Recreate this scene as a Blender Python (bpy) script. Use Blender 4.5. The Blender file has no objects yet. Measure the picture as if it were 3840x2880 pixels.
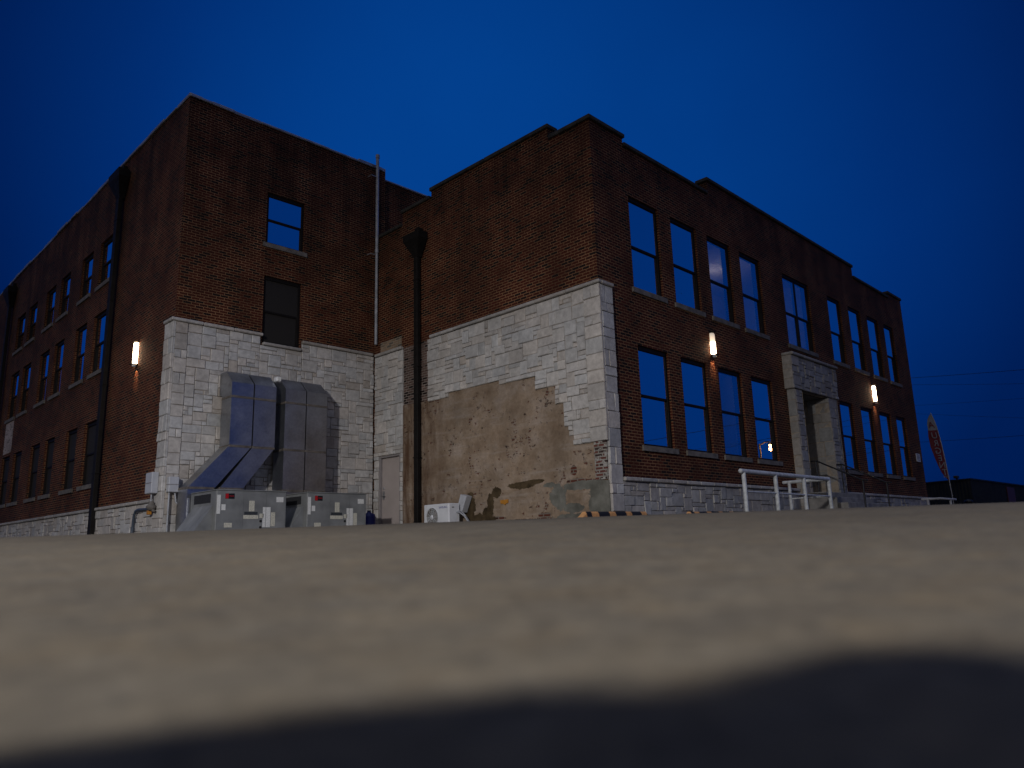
import bpy, math, random
from mathutils import Vector, Matrix
random.seed(7)
R = math.radians
SC = bpy.context.scene
COL = SC.collection

# ------------------------------------------------------------------ camera
CAM = Vector((-13.041, -10.057, -0.511))
cr = Vector((0.70775465, -0.70588386, -0.02848393))
cu = Vector((-0.12719152, -0.16698177, 0.97772154))
cf = Vector((0.69491415, 0.68836405, 0.20796456))
cd = bpy.data.cameras.new("camera"); cam = bpy.data.objects.new("camera", cd); COL.objects.link(cam)
cam.matrix_world = Matrix(((cr.x, cu.x, -cf.x, CAM.x), (cr.y, cu.y, -cf.y, CAM.y), (cr.z, cu.z, -cf.z, CAM.z), (0, 0, 0, 1)))
cd.sensor_width = 36; cd.lens = 26.35; cd.clip_start = 0.02; cd.clip_end = 5000
cd.dof.use_dof = True; cd.dof.focus_distance = 18.5; cd.dof.aperture_fstop = 1.5
SC.camera = cam

# ------------------------------------------------------------------ world: blue hour sky, grey fill light added behind the camera and overhead
w = bpy.data.worlds.new("World"); SC.world = w; w.use_nodes = True
nt = w.node_tree; N = nt.nodes; LK = nt.links
bg = N['Background']
sky = N.new('ShaderNodeTexSky'); sky.sky_type = 'NISHITA'; sky.sun_disc = False
sky.sun_elevation = R(-3.0); sky.sun_rotation = R(225); sky.ozone_density = 4.0; sky.air_density = 1.4; sky.dust_density = 0.3
tc = N.new('ShaderNodeTexCoord')
def wmath(op, a, b=None):
    n = N.new('ShaderNodeMath'); n.operation = op
    for i, v in enumerate((a, b)):
        if v is None: continue
        if isinstance(v, (int, float)): n.inputs[i].default_value = v
        else: LK.new(v, n.inputs[i])
    return n.outputs[0]
def wdot(vec):
    n = N.new('ShaderNodeVectorMath'); n.operation = 'DOT_PRODUCT'
    LK.new(tc.outputs['Generated'], n.inputs[0]); n.inputs[1].default_value = Vector(vec).normalized()
    return n.outputs['Value']
def wramp(v, stops):
    n = N.new('ShaderNodeValToRGB'); LK.new(v, n.inputs[0])
    while len(n.color_ramp.elements) < len(stops): n.color_ramp.elements.new(0.5)
    for e, (p, c) in zip(n.color_ramp.elements, stops): e.position = p; e.color = (*c, 1)
    return n.outputs[0]
# sky darkened in a ring toward the frame edges: lens vignette painted in
cosang = wdot((0.66, 0.63, 0.42))
sky_vignette = wramp(wmath('ADD', wmath('MULTIPLY', cosang, 0.5), 0.5), [(0.0, (.66, .72, .80)), (0.80, (.62, .68, .78)), (0.845, (.34, .38, .46)), (0.872, (.18, .20, .29)), (0.91, (.22, .25, .34)), (0.95, (.48, .52, .62)), (0.99, (.96, .97, .98)), (1.0, (1, 1, 1))])
cl = N.new('ShaderNodeTexNoise'); LK.new(tc.outputs['Generated'], cl.inputs['Vector']); cl.inputs['Scale'].default_value = 1.9; cl.inputs['Detail'].default_value = 5
clr = wramp(cl.outputs[0], [(0.32, (0.84, 0.87, 0.89)), (0.68, (1.08, 1.06, 1.05))])
def wmix(mode, a, b, f=1.0):
    n = N.new('ShaderNodeMix'); n.data_type = 'RGBA'; n.blend_type = mode
    n.inputs[0].default_value = f if isinstance(f, float) else 1.0
    if not isinstance(f, float): LK.new(f, n.inputs[0])
    for i, v in ((6, a), (7, b)):
        if isinstance(v, tuple): n.inputs[i].default_value = (*v, 1)
        else: LK.new(v, n.inputs[i])
    return n.outputs[2]
front = wmix('ADD', wmix('MULTIPLY', wmix('MULTIPLY', sky_vignette, (0.0008, 0.050, 0.262)), clr), wmix('MULTIPLY', sky.outputs[0], (0.004, 0.01, 0.03)))
back = (0.19, 0.18, 0.18)         # grey fill light added to the unseen sky behind the camera
bf = wramp(wdot((-0.94, -0.34, 0.0)), [(0.15, (0, 0, 0)), (0.80, (1, 1, 1))])
zen = wramp(wdot((-0.15, -0.15, 0.97)), [(0.76, (0, 0, 0)), (0.93, (1, 1, 1))])  # bright overhead fill added to lift the shaded ground
allsky = wmix('MIX', wmix('MIX', front, (0.34, 0.40, 0.56), zen), back, bf)
LK.new(allsky, bg.inputs[0]); bg.inputs[1].default_value = 1.0

SC.view_settings.view_transform = 'Standard'; SC.view_settings.look = 'None'
SC.view_settings.exposure = 0.0; SC.view_settings.gamma = 1.0
SC.cycles.max_bounces = 6; SC.cycles.use_denoising = True
SC.cycles.sample_clamp_indirect = 2.0

# ------------------------------------------------------------------ object helpers
LOC = {}
def tag(o, label=None, cat=None, group=None, kind=None):
    if label: o['label'] = label
    if cat: o['category'] = cat
    if group: o['group'] = group
    if kind: o['kind'] = kind
    return o
def thing(name, loc, label, cat, group=None):
    o = bpy.data.objects.new(name, None); COL.objects.link(o); o.location = loc; o.empty_display_size = 0.2
    LOC[o.name] = Vector(loc)
    return tag(o, label, cat, group)
class MB:
    def __init__(s): s.v = []; s.f = []; s.m = []; s.c = []; s.sm = []
    def face(s, pts, mi=0, col=None, smooth=False):
        n = len(s.v); s.v += [tuple(p) for p in pts]; s.c += [col or (1, 1, 1)] * len(pts)
        s.f.append(tuple(range(n, n + len(pts)))); s.m.append(mi); s.sm.append(smooth)
    def grid(s, verts, faces, mi=0, col=None, smooth=False):
        n = len(s.v); s.v += [tuple(p) for p in verts]; s.c += [col or (1, 1, 1)] * len(verts)
        for f in faces: s.f.append(tuple(n + i for i in f)); s.m.append(mi); s.sm.append(smooth)
    def box(s, a, b, mi=0, bev=0.0, col=None):
        x0, y0, z0 = (min(p, q) for p, q in zip(a, b)); x1, y1, z1 = (max(p, q) for p, q in zip(a, b))
        if bev <= 0:
            V = [(x0,y0,z0),(x1,y0,z0),(x1,y1,z0),(x0,y1,z0),(x0,y0,z1),(x1,y0,z1),(x1,y1,z1),(x0,y1,z1)]
            s.grid(V, [(3,2,1,0),(4,5,6,7),(0,1,5,4),(1,2,6,5),(2,3,7,6),(3,0,4,7)], mi, col)
            return
        e = min(bev, (x1-x0)/2.2, (y1-y0)/2.2, (z1-z0)/2.2)
        V = {}; vl = []
        for ix, (xs, xi) in enumerate(((x0, x0+e), (x1, x1-e))):
            for iy, (ys, yi) in enumerate(((y0, y0+e), (y1, y1-e))):
                for iz, (zs, zi) in enumerate(((z0, z0+e), (z1, z1-e))):
                    for ax, p in enumerate(((xs, yi, zi), (xi, ys, zi), (xi, yi, zs))):
                        V[ix, iy, iz, ax] = len(vl); vl.append(p)
        F = []
        for k in (0, 1):
            q = [V[k,0,0,0], V[k,1,0,0], V[k,1,1,0], V[k,0,1,0]]; F.append(q if k else q[::-1])
            q = [V[0,k,0,1], V[0,k,1,1], V[1,k,1,1], V[1,k,0,1]]; F.append(q if k else q[::-1])
            q = [V[0,0,k,2], V[1,0,k,2], V[1,1,k,2], V[0,1,k,2]]; F.append(q if k else q[::-1])
        for i in (0, 1):
            for j in (0, 1):
                F.append([V[i,j,0,0], V[i,j,0,1], V[i,j,1,1], V[i,j,1,0]])
                F.append([V[i,0,j,0], V[i,0,j,2], V[i,1,j,2], V[i,1,j,0]])
                F.append([V[0,i,j,1], V[0,i,j,2], V[1,i,j,2], V[1,i,j,1]])
                for k in (0, 1): F.append([V[i,j,k,0], V[i,j,k,1], V[i,j,k,2]])
        c = Vector(((x0+x1)/2, (y0+y1)/2, (z0+z1)/2)); G = []
        for f in F:
            P = [Vector(vl[i]) for i in f]; n = (P[1]-P[0]).cross(P[2]-P[0]); m = sum(P, Vector())/len(P)
            G.append(tuple(f) if n.dot(m-c) > 0 else tuple(f[::-1]))
        s.grid(vl, G, mi, col)
    def tube(s, pts, r, n=10, mi=0, caps=True, smooth=True):
        pts = [Vector(p) for p in pts]; rs = r if isinstance(r, (list, tuple)) else [r]*len(pts)
        V = []; up = None
        for i, p in enumerate(pts):
            d = (pts[min(i+1, len(pts)-1)] - pts[max(i-1, 0)]).normalized()
            if up is None: up = Vector((0, 0, 1)) if abs(d.z) < 0.9 else Vector((1, 0, 0))
            a = d.cross(up).normalized(); b = a.cross(d).normalized(); up = b
            for k in range(n):
                t = 2*math.pi*k/n; V.append(p + (a*math.cos(t) + b*math.sin(t))*rs[i])
        F = []
        for i in range(len(pts)-1):
            for k in range(n):
                F.append((i*n+k, i*n+(k+1) % n, (i+1)*n+(k+1) % n, (i+1)*n+k))
        s.grid(V, F, mi, smooth=smooth)
        if caps:
            s.face([V[k] for k in range(n)][::-1], mi); s.face([V[-n+k] for k in range(n)], mi)
    def lathe(s, o, prof, axis='z', n=20, mi=0, smooth=True):
        o = Vector(o); V = []
        for r, h in prof:
            for k in range(n):
                t = 2*math.pi*k/n; c, q = r*math.cos(t), r*math.sin(t)
                V.append(o + Vector((c, q, h) if axis == 'z' else ((h, c, q) if axis == 'x' else (c, h, q))))
        F = [(i*n+k, i*n+(k+1) % n, (i+1)*n+(k+1) % n, (i+1)*n+k) for i in range(len(prof)-1) for k in range(n)]
        s.grid(V, F, mi, smooth=smooth)
    def prism(s, poly, ext, mi=0):
        """poly: list of 3-D points (planar), ext: extrusion vector"""
        P = [Vector(p) for p in poly]; e = Vector(ext); Q = [p+e for p in P]; k = len(P)
        nrm = Vector()
        for i in range(k): nrm += (P[i]-P[0]).cross(P[(i+1) % k]-P[0])
        if nrm.dot(e) > 0: P = P[::-1]; Q = Q[::-1]
        s.face(P, mi); s.face(Q[::-1], mi)
        for i in range(k): s.face([P[(i+1) % k], P[i], Q[i], Q[(i+1) % k]], mi)
    def build(s, name, mats, parent=None, label=None):
        me = bpy.data.meshes.new(name)
        off = Vector()
        p = parent
        while p is not None and p.parent is not None: p = p.parent
        if p is not None: off = LOC[p.name]
        me.from_pydata([tuple(Vector(v)-off) for v in s.v], [], s.f)
        mats = mats if isinstance(mats, (list, tuple)) else [mats]
        for m in mats: me.materials.append(m)
        me.polygons.foreach_set('material_index', s.m); me.polygons.foreach_set('use_smooth', s.sm)
        at = me.color_attributes.new('tint', 'FLOAT_COLOR', 'POINT')
        flat = []
        for c in s.c: flat += [c[0], c[1], c[2], 1.0]
        at.data.foreach_set('color', flat)
        me.update()
        uv = me.uv_layers.new(name='UVMap'); uvs = [0.0]*(2*len(me.loops))
        for pl in me.polygons:
            n = pl.normal; ax = max(range(3), key=lambda i: abs(n[i]))
            for li in pl.loop_indices:
                q = s.v[me.loops[li].vertex_index]
                u, v_ = ((q[1], q[2]) if ax == 0 else ((q[0], q[2]) if ax == 1 else (q[0], q[1])))
                uvs[2*li] = u; uvs[2*li+1] = v_
        uv.data.foreach_set('uv', uvs)
        o = bpy.data.objects.new(name, me); COL.objects.link(o)
        if parent is not None: o.parent = parent
        if label: o['label'] = label
        return o
def copy_tree(o, parent=None):
    c = o.copy(); COL.objects.link(c)
    if parent is not None: c.parent = parent
    for ch in list(o.children): copy_tree(ch, c)
    return c

# ------------------------------------------------------------------ materials
class MT:
    def __init__(s, name):
        s.m = bpy.data.materials.new(name); s.m.use_nodes = True; s.t = s.m.node_tree
        s.n = s.t.nodes; s.l = s.t.links; s.b = s.n['Principled BSDF']; s.out = s.n['Material Output']
        s.tc = s.n.new('ShaderNodeTexCoord')
    def set(s, **k):
        for a, v in k.items():
            i = s.b.inputs[{'col': 'Base Color', 'rough': 'Roughness', 'metal': 'Metallic', 'spec': 'Specular IOR Level', 'coat': 'Coat Weight'}[a]]
            if hasattr(v, 'links') or hasattr(v, 'is_linked'): s.l.new(v, i)
            elif isinstance(v, tuple): i.default_value = (*v, 1)
            else: i.default_value = v
        return s
    def vec(s, kind='UV', scale=(1, 1, 1), rot=(0, 0, 0), loc=(0, 0, 0)):
        m = s.n.new('ShaderNodeMapping'); s.l.new(s.tc.outputs[kind], m.inputs[0])
        m.inputs['Scale'].default_value = scale; m.inputs['Rotation'].default_value = rot; m.inputs['Location'].default_value = loc
        return m.outputs[0]
    def noise(s, v, scale, detail=4, rough=0.55, dist=0.0, colour=False):
        n = s.n.new('ShaderNodeTexNoise'); s.l.new(v, n.inputs['Vector']); n.inputs['Scale'].default_value = scale
        n.inputs['Detail'].default_value = detail; n.inputs['Roughness'].default_value = rough; n.inputs['Distortion'].default_value = dist
        return n.outputs[1 if colour else 0]
    def ramp(s, v, stops, interp='LINEAR'):
        n = s.n.new('ShaderNodeValToRGB'); s.l.new(v, n.inputs[0]); n.color_ramp.interpolation = interp
        while len(n.color_ramp.elements) < len(stops): n.color_ramp.elements.new(0.5)
        for e, (p, c) in zip(n.color_ramp.elements, stops):
            e.position = p; e.color = (c, c, c, 1) if isinstance(c, (int, float)) else (*c, 1)
        return n.outputs[0]
    def mix(s, a, b, f, mode='MIX'):
        n = s.n.new('ShaderNodeMix'); n.data_type = 'RGBA'; n.blend_type = mode
        if isinstance(f, (int, float)): n.inputs[0].default_value = f
        else: s.l.new(f, n.inputs[0])
        for i, v in ((6, a), (7, b)):
            if isinstance(v, tuple): n.inputs[i].default_value = (*v, 1)
            else: s.l.new(v, n.inputs[i])
        return n.outputs[2]
    def math(s, op, a, b=0.0, clamp=False):
        n = s.n.new('ShaderNodeMath'); n.operation = op; n.use_clamp = clamp
        for i, v in enumerate((a, b)):
            if isinstance(v, (int, float)): n.inputs[i].default_value = v
            else: s.l.new(v, n.inputs[i])
        return n.outputs[0]
    def sep(s, v):
        n = s.n.new('ShaderNodeSeparateXYZ'); s.l.new(v, n.inputs[0]); return n.outputs
    def attr(s, name='tint'):
        n = s.n.new('ShaderNodeAttribute'); n.attribute_name = name; return n.outputs['Color']
    def bump(s, h, strength=0.3, dist=0.01):
        n = s.n.new('ShaderNodeBump'); s.l.new(h, n.inputs['Height']); n.inputs['Strength'].default_value = strength
        n.inputs['Distance'].default_value = dist; s.l.new(n.outputs[0], s.b.inputs['Normal']); return s
    def emit(s, col, strength):
        s.b.inputs['Emission Color'].default_value = (*col, 1); s.b.inputs['Emission Strength'].default_value = strength; return s
def flat(name, col, rough=0.6, metal=0.0, var=0.12, scale=14, kind='Object', spec=0.35):
    t = MT(name); v = t.vec(kind); n = t.noise(v, scale, 5)
    lo = tuple(c*(1-var) for c in col); hi = tuple(min(1, c*(1+var)) for c in col)
    t.set(col=t.ramp(n, [(0.3, lo), (0.7, hi)]), rough=t.ramp(t.noise(v, scale*2.3, 3), [(0.3, max(0.02, rough-0.08)), (0.7, min(1, rough+0.08))]), metal=metal, spec=spec)
    return t.m

def brick_nodes(t, c1, c2, mortar, msize=0.011):
    uv = t.vec('UV')
    wob = t.noise(uv, 6.0, 2, colour=True)
    v2 = t.n.new('ShaderNodeVectorMath'); v2.operation = 'MULTIPLY_ADD'
    t.l.new(wob, v2.inputs[0]); v2.inputs[1].default_value = (0.010, 0.006, 0); t.l.new(uv, v2.inputs[2])
    b = t.n.new('ShaderNodeTexBrick'); t.l.new(v2.outputs[0], b.inputs['Vector'])
    b.inputs['Scale'].default_value = 1.0; b.inputs['Brick Width'].default_value = 0.215; b.inputs['Row Height'].default_value = 0.0722
    b.inputs['Mortar Size'].default_value = msize; b.inputs['Mortar Smooth'].default_value = 0.25; b.inputs['Bias'].default_value = -0.15
    b.inputs['Color1'].default_value = (0, 0, 0, 1); b.inputs['Color2'].default_value = (1, 1, 1, 1); b.inputs['Mortar'].default_value = (0.5, 0.5, 0.5, 1)
    body = t.ramp(b.outputs['Color'], [(0.0, c1), (0.05, c1), (0.14, c2), (0.6, tuple(x*1.35 for x in c2)), (0.93, tuple(x*0.8 for x in c2)), (1.0, tuple(x*2.2 for x in c2))])
    fine = t.ramp(t.noise(uv, 60, 5), [(0.25, 0.72), (0.75, 1.25)])
    body = t.mix(body, fine, 1.0, 'MULTIPLY')
    mort = t.mix(mortar, t.ramp(t.noise(uv, 1.3, 5), [(0.3, 0.45), (0.7, 1.25)]), 1.0, 'MULTIPLY')
    return uv, b, t.mix(body, mort, b.outputs['Fac'])
def mk_brick(name, streak=1.0, c1=(0.013, 0.006, 0.005), c2=(0.051, 0.0105, 0.0046), mortar=(0.225, 0.118, 0.060)):
    t = MT(name); uv, b, col = brick_nodes(t, c1, c2, mortar, 0.0098)
    # soot: blotches, and streaks running down from the copings
    blot = t.ramp(t.noise(uv, 0.55, 6, 0.62), [(0.38, 0.50), (0.62, 1.10)])
    col = t.mix(col, blot, 0.75, 'MULTIPLY')
    stk = t.ramp(t.noise(t.vec('UV', scale=(1.6, 0.22, 1)), 1.0, 5, 0.6), [(0.40, 0.4), (0.58, 1.0)])
    z = t.sep(uv)[1]
    top = t.ramp(t.math('DIVIDE', z, 12.0), [(0.50, 0.0), (0.78, 0.75)])
    col = t.mix(col, stk, t.math('MULTIPLY', top, streak), 'MULTIPLY')
    eff = t.ramp(t.noise(t.vec('UV', scale=(0.7, 1.0, 1), loc=(3, 5, 0)), 1.1, 8, 0.75), [(0.64, 0.0), (0.74, 0.55)])
    col = t.mix(col, (0.30, 0.26, 0.22), t.math('MULTIPLY', eff, b.outputs['Fac']))
    t.set(col=col, rough=0.92, spec=0.2)
    h = t.math('ADD', t.math('MULTIPLY', b.outputs['Fac'], -1.0), t.math('MULTIPLY', t.noise(uv, 45, 4), 0.5))
    t.bump(h, 0.55, 0.008)
    return t.m
M = {}
M['brick'] = mk_brick('red_brick')
M['brick_recess'] = mk_brick('stained_brick', 0.2, c2=(0.10, 0.062, 0.05), mortar=(0.30, 0.25, 0.22))
M['brick_pale'] = mk_brick('pale_brick', 0.0, c1=(0.12, 0.10, 0.08), c2=(0.22, 0.15, 0.10), mortar=(0.34, 0.29, 0.22))
M['brick_white'] = mk_brick('whitewashed_brick', 0.0, c1=(0.2, 0.17, 0.16), c2=(0.34, 0.28, 0.26), mortar=(0.38, 0.35, 0.33))
def mk_stone(name, base=(0.46, 0.44, 0.42), dirt=0.5):
    t = MT(name); o = t.vec('Object')
    n = t.ramp(t.noise(o, 9, 6, 0.6), [(0.25, 0.72), (0.75, 1.18)])
    col = t.mix(t.attr(), tuple(base), 1.0, 'MULTIPLY'); col = t.mix(col, n, 1.0, 'MULTIPLY')
    d = t.ramp(t.noise(o, 0.9, 6, 0.65), [(0.35, 0.62), (0.6, 1.05)])
    col = t.mix(col, d, dirt, 'MULTIPLY')
    t.set(col=col, rough=0.85, spec=0.25)
    h = t.math('ADD', t.noise(o, 16, 6, 0.6), t.math('MULTIPLY', t.noise(o, 70, 3), 0.35))
    t.bump(h, 0.5, 0.012)
    return t.m
M['stone'] = mk_stone('pale_limestone'); M['stone_mortar'] = flat('stone_mortar', (0.30, 0.25, 0.20), 0.95, var=0.35, scale=5)
M['sill'] = flat('weathered_sill', (0.125, 0.112, 0.10), 0.85, var=0.35, scale=6)
M['coping'] = flat('coping_stone', (0.030, 0.028, 0.024), 0.9, var=0.5, scale=3.5)
M['flashing'] = flat('metal_flashing', (0.30, 0.30, 0.31), 0.5, 0.5, 0.35, 2.5)
M['frame'] = flat('dark_bronze_frame', (0.0075, 0.006, 0.0055), 0.65, 0.0, 0.2, 5, spec=0.15)
M['dark_pane'] = flat('screen_and_dark_reflection', (0.014, 0.012, 0.011), 0.8, 0, 0.3, 200)  # real screen on the duct wall; on the left wall a painted dark reflection
def mk_glass(name, refl=0.62, through=None, dark=(0.004, 0.004, 0.006)):
    t = MT(name); t.n.remove(t.b)
    g = t.n.new('ShaderNodeBsdfGlossy'); g.inputs['Roughness'].default_value = 0.0; g.inputs['Color'].default_value = (0.96, 0.97, 1.0, 1)
    if through: d = t.n.new('ShaderNodeBsdfTransparent'); d.inputs['Color'].default_value = (*through, 1)
    else: d = t.n.new('ShaderNodeBsdfDiffuse'); d.inputs['Color'].default_value = (*dark, 1)
    bn = t.n.new('ShaderNodeBump'); t.l.new(t.noise(t.vec('Object'), 1.1, 2), bn.inputs['Height'])
    bn.inputs['Strength'].default_value = 0.05; bn.inputs['Distance'].default_value = 0.02; t.l.new(bn.outputs[0], g.inputs['Normal'])
    fr = t.n.new('ShaderNodeLayerWeight'); fr.inputs[0].default_value = 0.35
    f = t.math('ADD', t.math('MULTIPLY', fr.outputs['Fresnel'], 0.45), refl*0.72, True)
    mx = t.n.new('ShaderNodeMixShader'); t.l.new(f, mx.inputs[0]); t.l.new(d.outputs[0], mx.inputs[1]); t.l.new(g.outputs[0], mx.inputs[2])
    t.l.new(mx.outputs[0], t.out.inputs[0]); return t.m
M['glass'] = mk_glass('coated_glass', 0.92); M['glass_clear'] = mk_glass('clear_glass', 0.62, (0.6, 0.6, 0.6)); M['glass_dark'] = mk_glass('unlit_glass', 0.03)
M['room'] = flat('room_paint', (0.55, 0.53, 0.52), 0.8); M['shell_dark'] = flat('roof_felt', (0.04, 0.04, 0.04), 0.9)
M['pipe_grey'] = flat('painted_grey_pipe', (0.30, 0.31, 0.34), 0.5, 0.2, 0.25, 6)
M['pipe_dark'] = flat('dark_bronze_downspout', (0.0095, 0.008, 0.0075), 0.7, 0.0, 0.3, 4, spec=0.15)
M['galv'] = None
def mk_galv():
    t = MT('galvanised_steel'); o = t.vec('Object'); v = t.n.new('ShaderNodeTexVoronoi'); t.l.new(o, v.inputs['Vector']); v.inputs['Scale'].default_value = 22
    n = t.noise(o, 2.2, 5); t.set(col=t.mix(t.ramp(v.outputs['Color'], [(0, (0.34, 0.35, 0.375)), (1, (0.42, 0.43, 0.455))]), t.ramp(n, [(0.3, 0.75), (0.7, 1.1)]), 1.0, 'MULTIPLY'),
        rough=t.ramp(n, [(0.3, 0.28), (0.7, 0.40)]), metal=0.94)
    t.bump(t.noise(o, 1.6, 2), 0.12, 0.03); return t.m
M['galv'] = mk_galv()
M['flange'] = flat('duct_flange', (0.16, 0.14, 0.12), 0.55, 0.5, 0.35, 9)
M['cabinet'] = flat('grey_cabinet_paint', (0.175, 0.18, 0.18), 0.55, 0.0, 0.28, 2.2)
M['cabinet_dark'] = flat('dark_grille', (0.02, 0.02, 0.022), 0.7)
M['sticker'] = flat('paper_sticker', (0.50, 0.48, 0.40), 0.7, 0, 0.3, 40); M['sticker_white'] = flat('white_sticker', (0.62, 0.62, 0.60), 0.6, 0, 0.15, 30)
M['sticker_dark'] = flat('dark_sticker', (0.035, 0.04, 0.045), 0.6, 0, 0.4, 40); M['red'] = flat('red_emblem', (0.42, 0.012, 0.015), 0.4)
M['black'] = flat('black_plastic', (0.008, 0.008, 0.009), 0.5)
M['white_plastic'] = flat('white_enamel', (0.60, 0.61, 0.64), 0.4, 0, 0.06, 5); M['blue_print'] = flat('blue_print', (0.05, 0.06, 0.22), 0.5)
M['white_rail'] = flat('white_rail_paint', (0.45, 0.465, 0.48), 0.5, 0, 0.28, 9); M['black_rail'] = flat('black_rail_paint', (0.008, 0.008, 0.010), 0.4)
M['concrete'] = flat('concrete', (0.20, 0.19, 0.18), 0.9, 0, 0.35, 3)
M['door'] = flat('beige_steel_door', (0.36, 0.31, 0.29), 0.5, 0, 0.10, 1.5); M['door_frame'] = flat('door_frame_paint', (0.22, 0.20, 0.20), 0.5)
M['orange'] = flat('orange_paint', (0.40, 0.17, 0.02), 0.6); M['blue_plastic'] = flat('blue_plastic', (0.012, 0.02, 0.14), 0.4)
M['meter'] = flat('meter_box_paint', (0.42, 0.43, 0.46), 0.5, 0.1, 0.1, 4); M['gas'] = flat('gas_pipe_paint', (0.06, 0.075, 0.10), 0.45, 0.2)
M['yellow'] = flat('stop_yellow', (0.40, 0.20, 0.075), 0.75, 0, 0.25, 10); M['rubber'] = flat('stop_black', (0.008, 0.008, 0.010), 0.7)

# ================================================================== GROUND
def base_plane(x, y): return 0.0257*x + 0.0174*y
def drop(d):
    if d < 8: return 0.13*((8-d)/8)**1.6
    if d < 14: return 0.0022*(d-8)**2
    return 0.0792 + 0.016*(d-14)
def ground_z(x, y):
    d = math.hypot(x-CAM.x, y-CAM.y); fwd = ((x-CAM.x)+(y-CAM.y))*0.7071
    k = 1.0
    z = base_plane(x, y)
    if d > 70: z = base_plane(CAM.x+(x-CAM.x)*70/d, CAM.y+(y-CAM.y)*70/d)
    return z - (drop(min(d, 70)) if fwd > -1 else 0.13)
g = MB(); NS = 144; rings = [0.0]
r = 0.12
while r < 2200: rings.append(r); r *= 1.11 if r < 60 else 1.35
V = [(CAM.x, CAM.y, ground_z(CAM.x, CAM.y))]
for r in rings[1:]:
    for k in range(NS):
        a = 2*math.pi*k/NS; x, y = CAM.x+r*math.cos(a), CAM.y+r*math.sin(a); V.append((x, y, ground_z(x, y)))
F = [(0, 1+k, 1+(k+1) % NS) for k in range(NS)]
for i in range(len(rings)-2):
    for k in range(NS): F.append((1+i*NS+k, 1+(i+1)*NS+k, 1+(i+1)*NS+(k+1) % NS, 1+i*NS+(k+1) % NS))
g.grid(V, F, smooth=True)
t = MT('worn_pavement'); o = t.vec('Object')
c = t.ramp(t.noise(o, 5.5, 5, 0.6), [(0.3, (0.072, 0.059, 0.041)), (0.5, (0.086, 0.071, 0.049)), (0.72, (0.101, 0.084, 0.059))])
c = t.mix(c, t.ramp(t.noise(o, 0.35, 5, 0.6), [(0.3, 0.78), (0.7, 1.12)]), 1.0, 'MULTIPLY')
c = t.mix(c, t.ramp(t.noise(t.vec('Object', loc=(5, 3, 0)), 7.0, 6, 0.7), [(0.36, (0.80, 0.86, 0.98)), (0.52, (1, 1, 1)), (0.66, (1.16, 1.06, 0.90))]), 0.55, 'MULTIPLY')
c = t.mix(c, t.ramp(t.noise(t.vec('Object', loc=(1, 8, 0)), 26.0, 4, 0.7), [(0.33, 0.72), (0.6, 1.12)]), 0.8, 'MULTIPLY')
vo = t.n.new('ShaderNodeTexVoronoi'); t.l.new(o, vo.inputs['Vector']); vo.inputs['Scale'].default_value = 55
c = t.mix(c, t.ramp(vo.outputs['Color'], [(0.0, 0.7), (1.0, 1.3)]), 0.7, 'MULTIPLY')
t.set(col=c, rough=0.9, spec=0.25); t.bump(t.math('ADD', t.noise(o, 38, 4), t.math('MULTIPLY', t.noise(o, 9, 3), .6)), 0.15, 0.004)
M['ground'] = t.m
gr = g.build('ground', M['ground']); tag(gr, kind='structure')

# ================================================================== BRICK BUILDING
L, W = 8.806, -6.078       # y of the duct wall, x of the long left wall
bld = thing('brick_building', (0, 0, 0), 'old dark red brick building with pale stone veneer, stepped parapet and tall windows', 'building')
def P_D(u, v, d): return (u, d, v)            # wall facing -y at y = 0
def P_B(u, v, d): return (u, L+d, v)
def P_C(u, v, d): return (d, u, v)            # wall facing -x at x = 0
def P_A(u, v, d): return (W+d, u, v)
def oriented(P, pts, want):
    q = [Vector(P(*p)) for p in pts]; n = (q[1]-q[0]).cross(q[2]-q[0])
    return q if n.dot(want) > 0 else q[::-1]
def wall_grid(mb, P, out, u0, u1, v0, v1, holes, depth=0.30):
    us = sorted({u0, u1, *[h[0] for h in holes], *[h[1] for h in holes]}); vs = sorted({v0, v1, *[h[2] for h in holes], *[h[3] for h in holes]})
    for a, b in zip(us, us[1:]):
        for c_, d_ in zip(vs, vs[1:]):
            mu, mv = (a+b)/2, (c_+d_)/2
            if any(h[0] < mu < h[1] and h[2] < mv < h[3] for h in holes): continue
            mb.face(oriented(P, [(a, c_, 0), (b, c_, 0), (b, d_, 0), (a, d_, 0)], out))
    for h in holes:
        a, b, c_, d_ = h[:4]; cen = Vector(P((a+b)/2, (c_+d_)/2, depth/2))
        for e in ([(a, c_), (a, d_)], [(b, c_), (b, d_)], [(a, c_), (b, c_)], [(a, d_), (b, d_)]):
            q = [Vector(P(*e[0], 0)), Vector(P(*e[1], 0)), Vector(P(*e[1], depth)), Vector(P(*e[0], depth))]
            n = (q[1]-q[0]).cross(q[2]-q[0]); m = sum(q, Vector())/4
            mb.face(q if n.dot(cen-m) > 0 else q[::-1])
OD, OC = Vector((0, -1, 0)), Vector((-1, 0, 0))
WX = [(1.422, 2.71), (3.282, 4.555), (5.136, 6.421), (6.981, 8.277), (9.798, 11.805), (13.343, 14.524), (15.254, 16.441), (17.125, 18.343), (18.95, 20.05)]
Z1, Z2 = (1.63, 4.051), (5.49, 7.914)
holesD = [(a, b, *Z2) for a, b in WX] + [(a, b, *Z1) for i, (a, b) in enumerate(WX) if i != 4]
DOORX, DOORZ = (9.74, 11.80), (0.72, 3.93)
XE, ZP = 21.534, 8.6
mb = MB()
wall_grid(mb, P_D, OD, 0, XE, -0.8, ZP, holesD + [(*DOORX, *DOORZ)])
wall_grid(mb, P_C, OC, 0, L, -0.8, ZP, [(7.44, 8.50, -0.15, 2.13)], 0.12)
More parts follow.
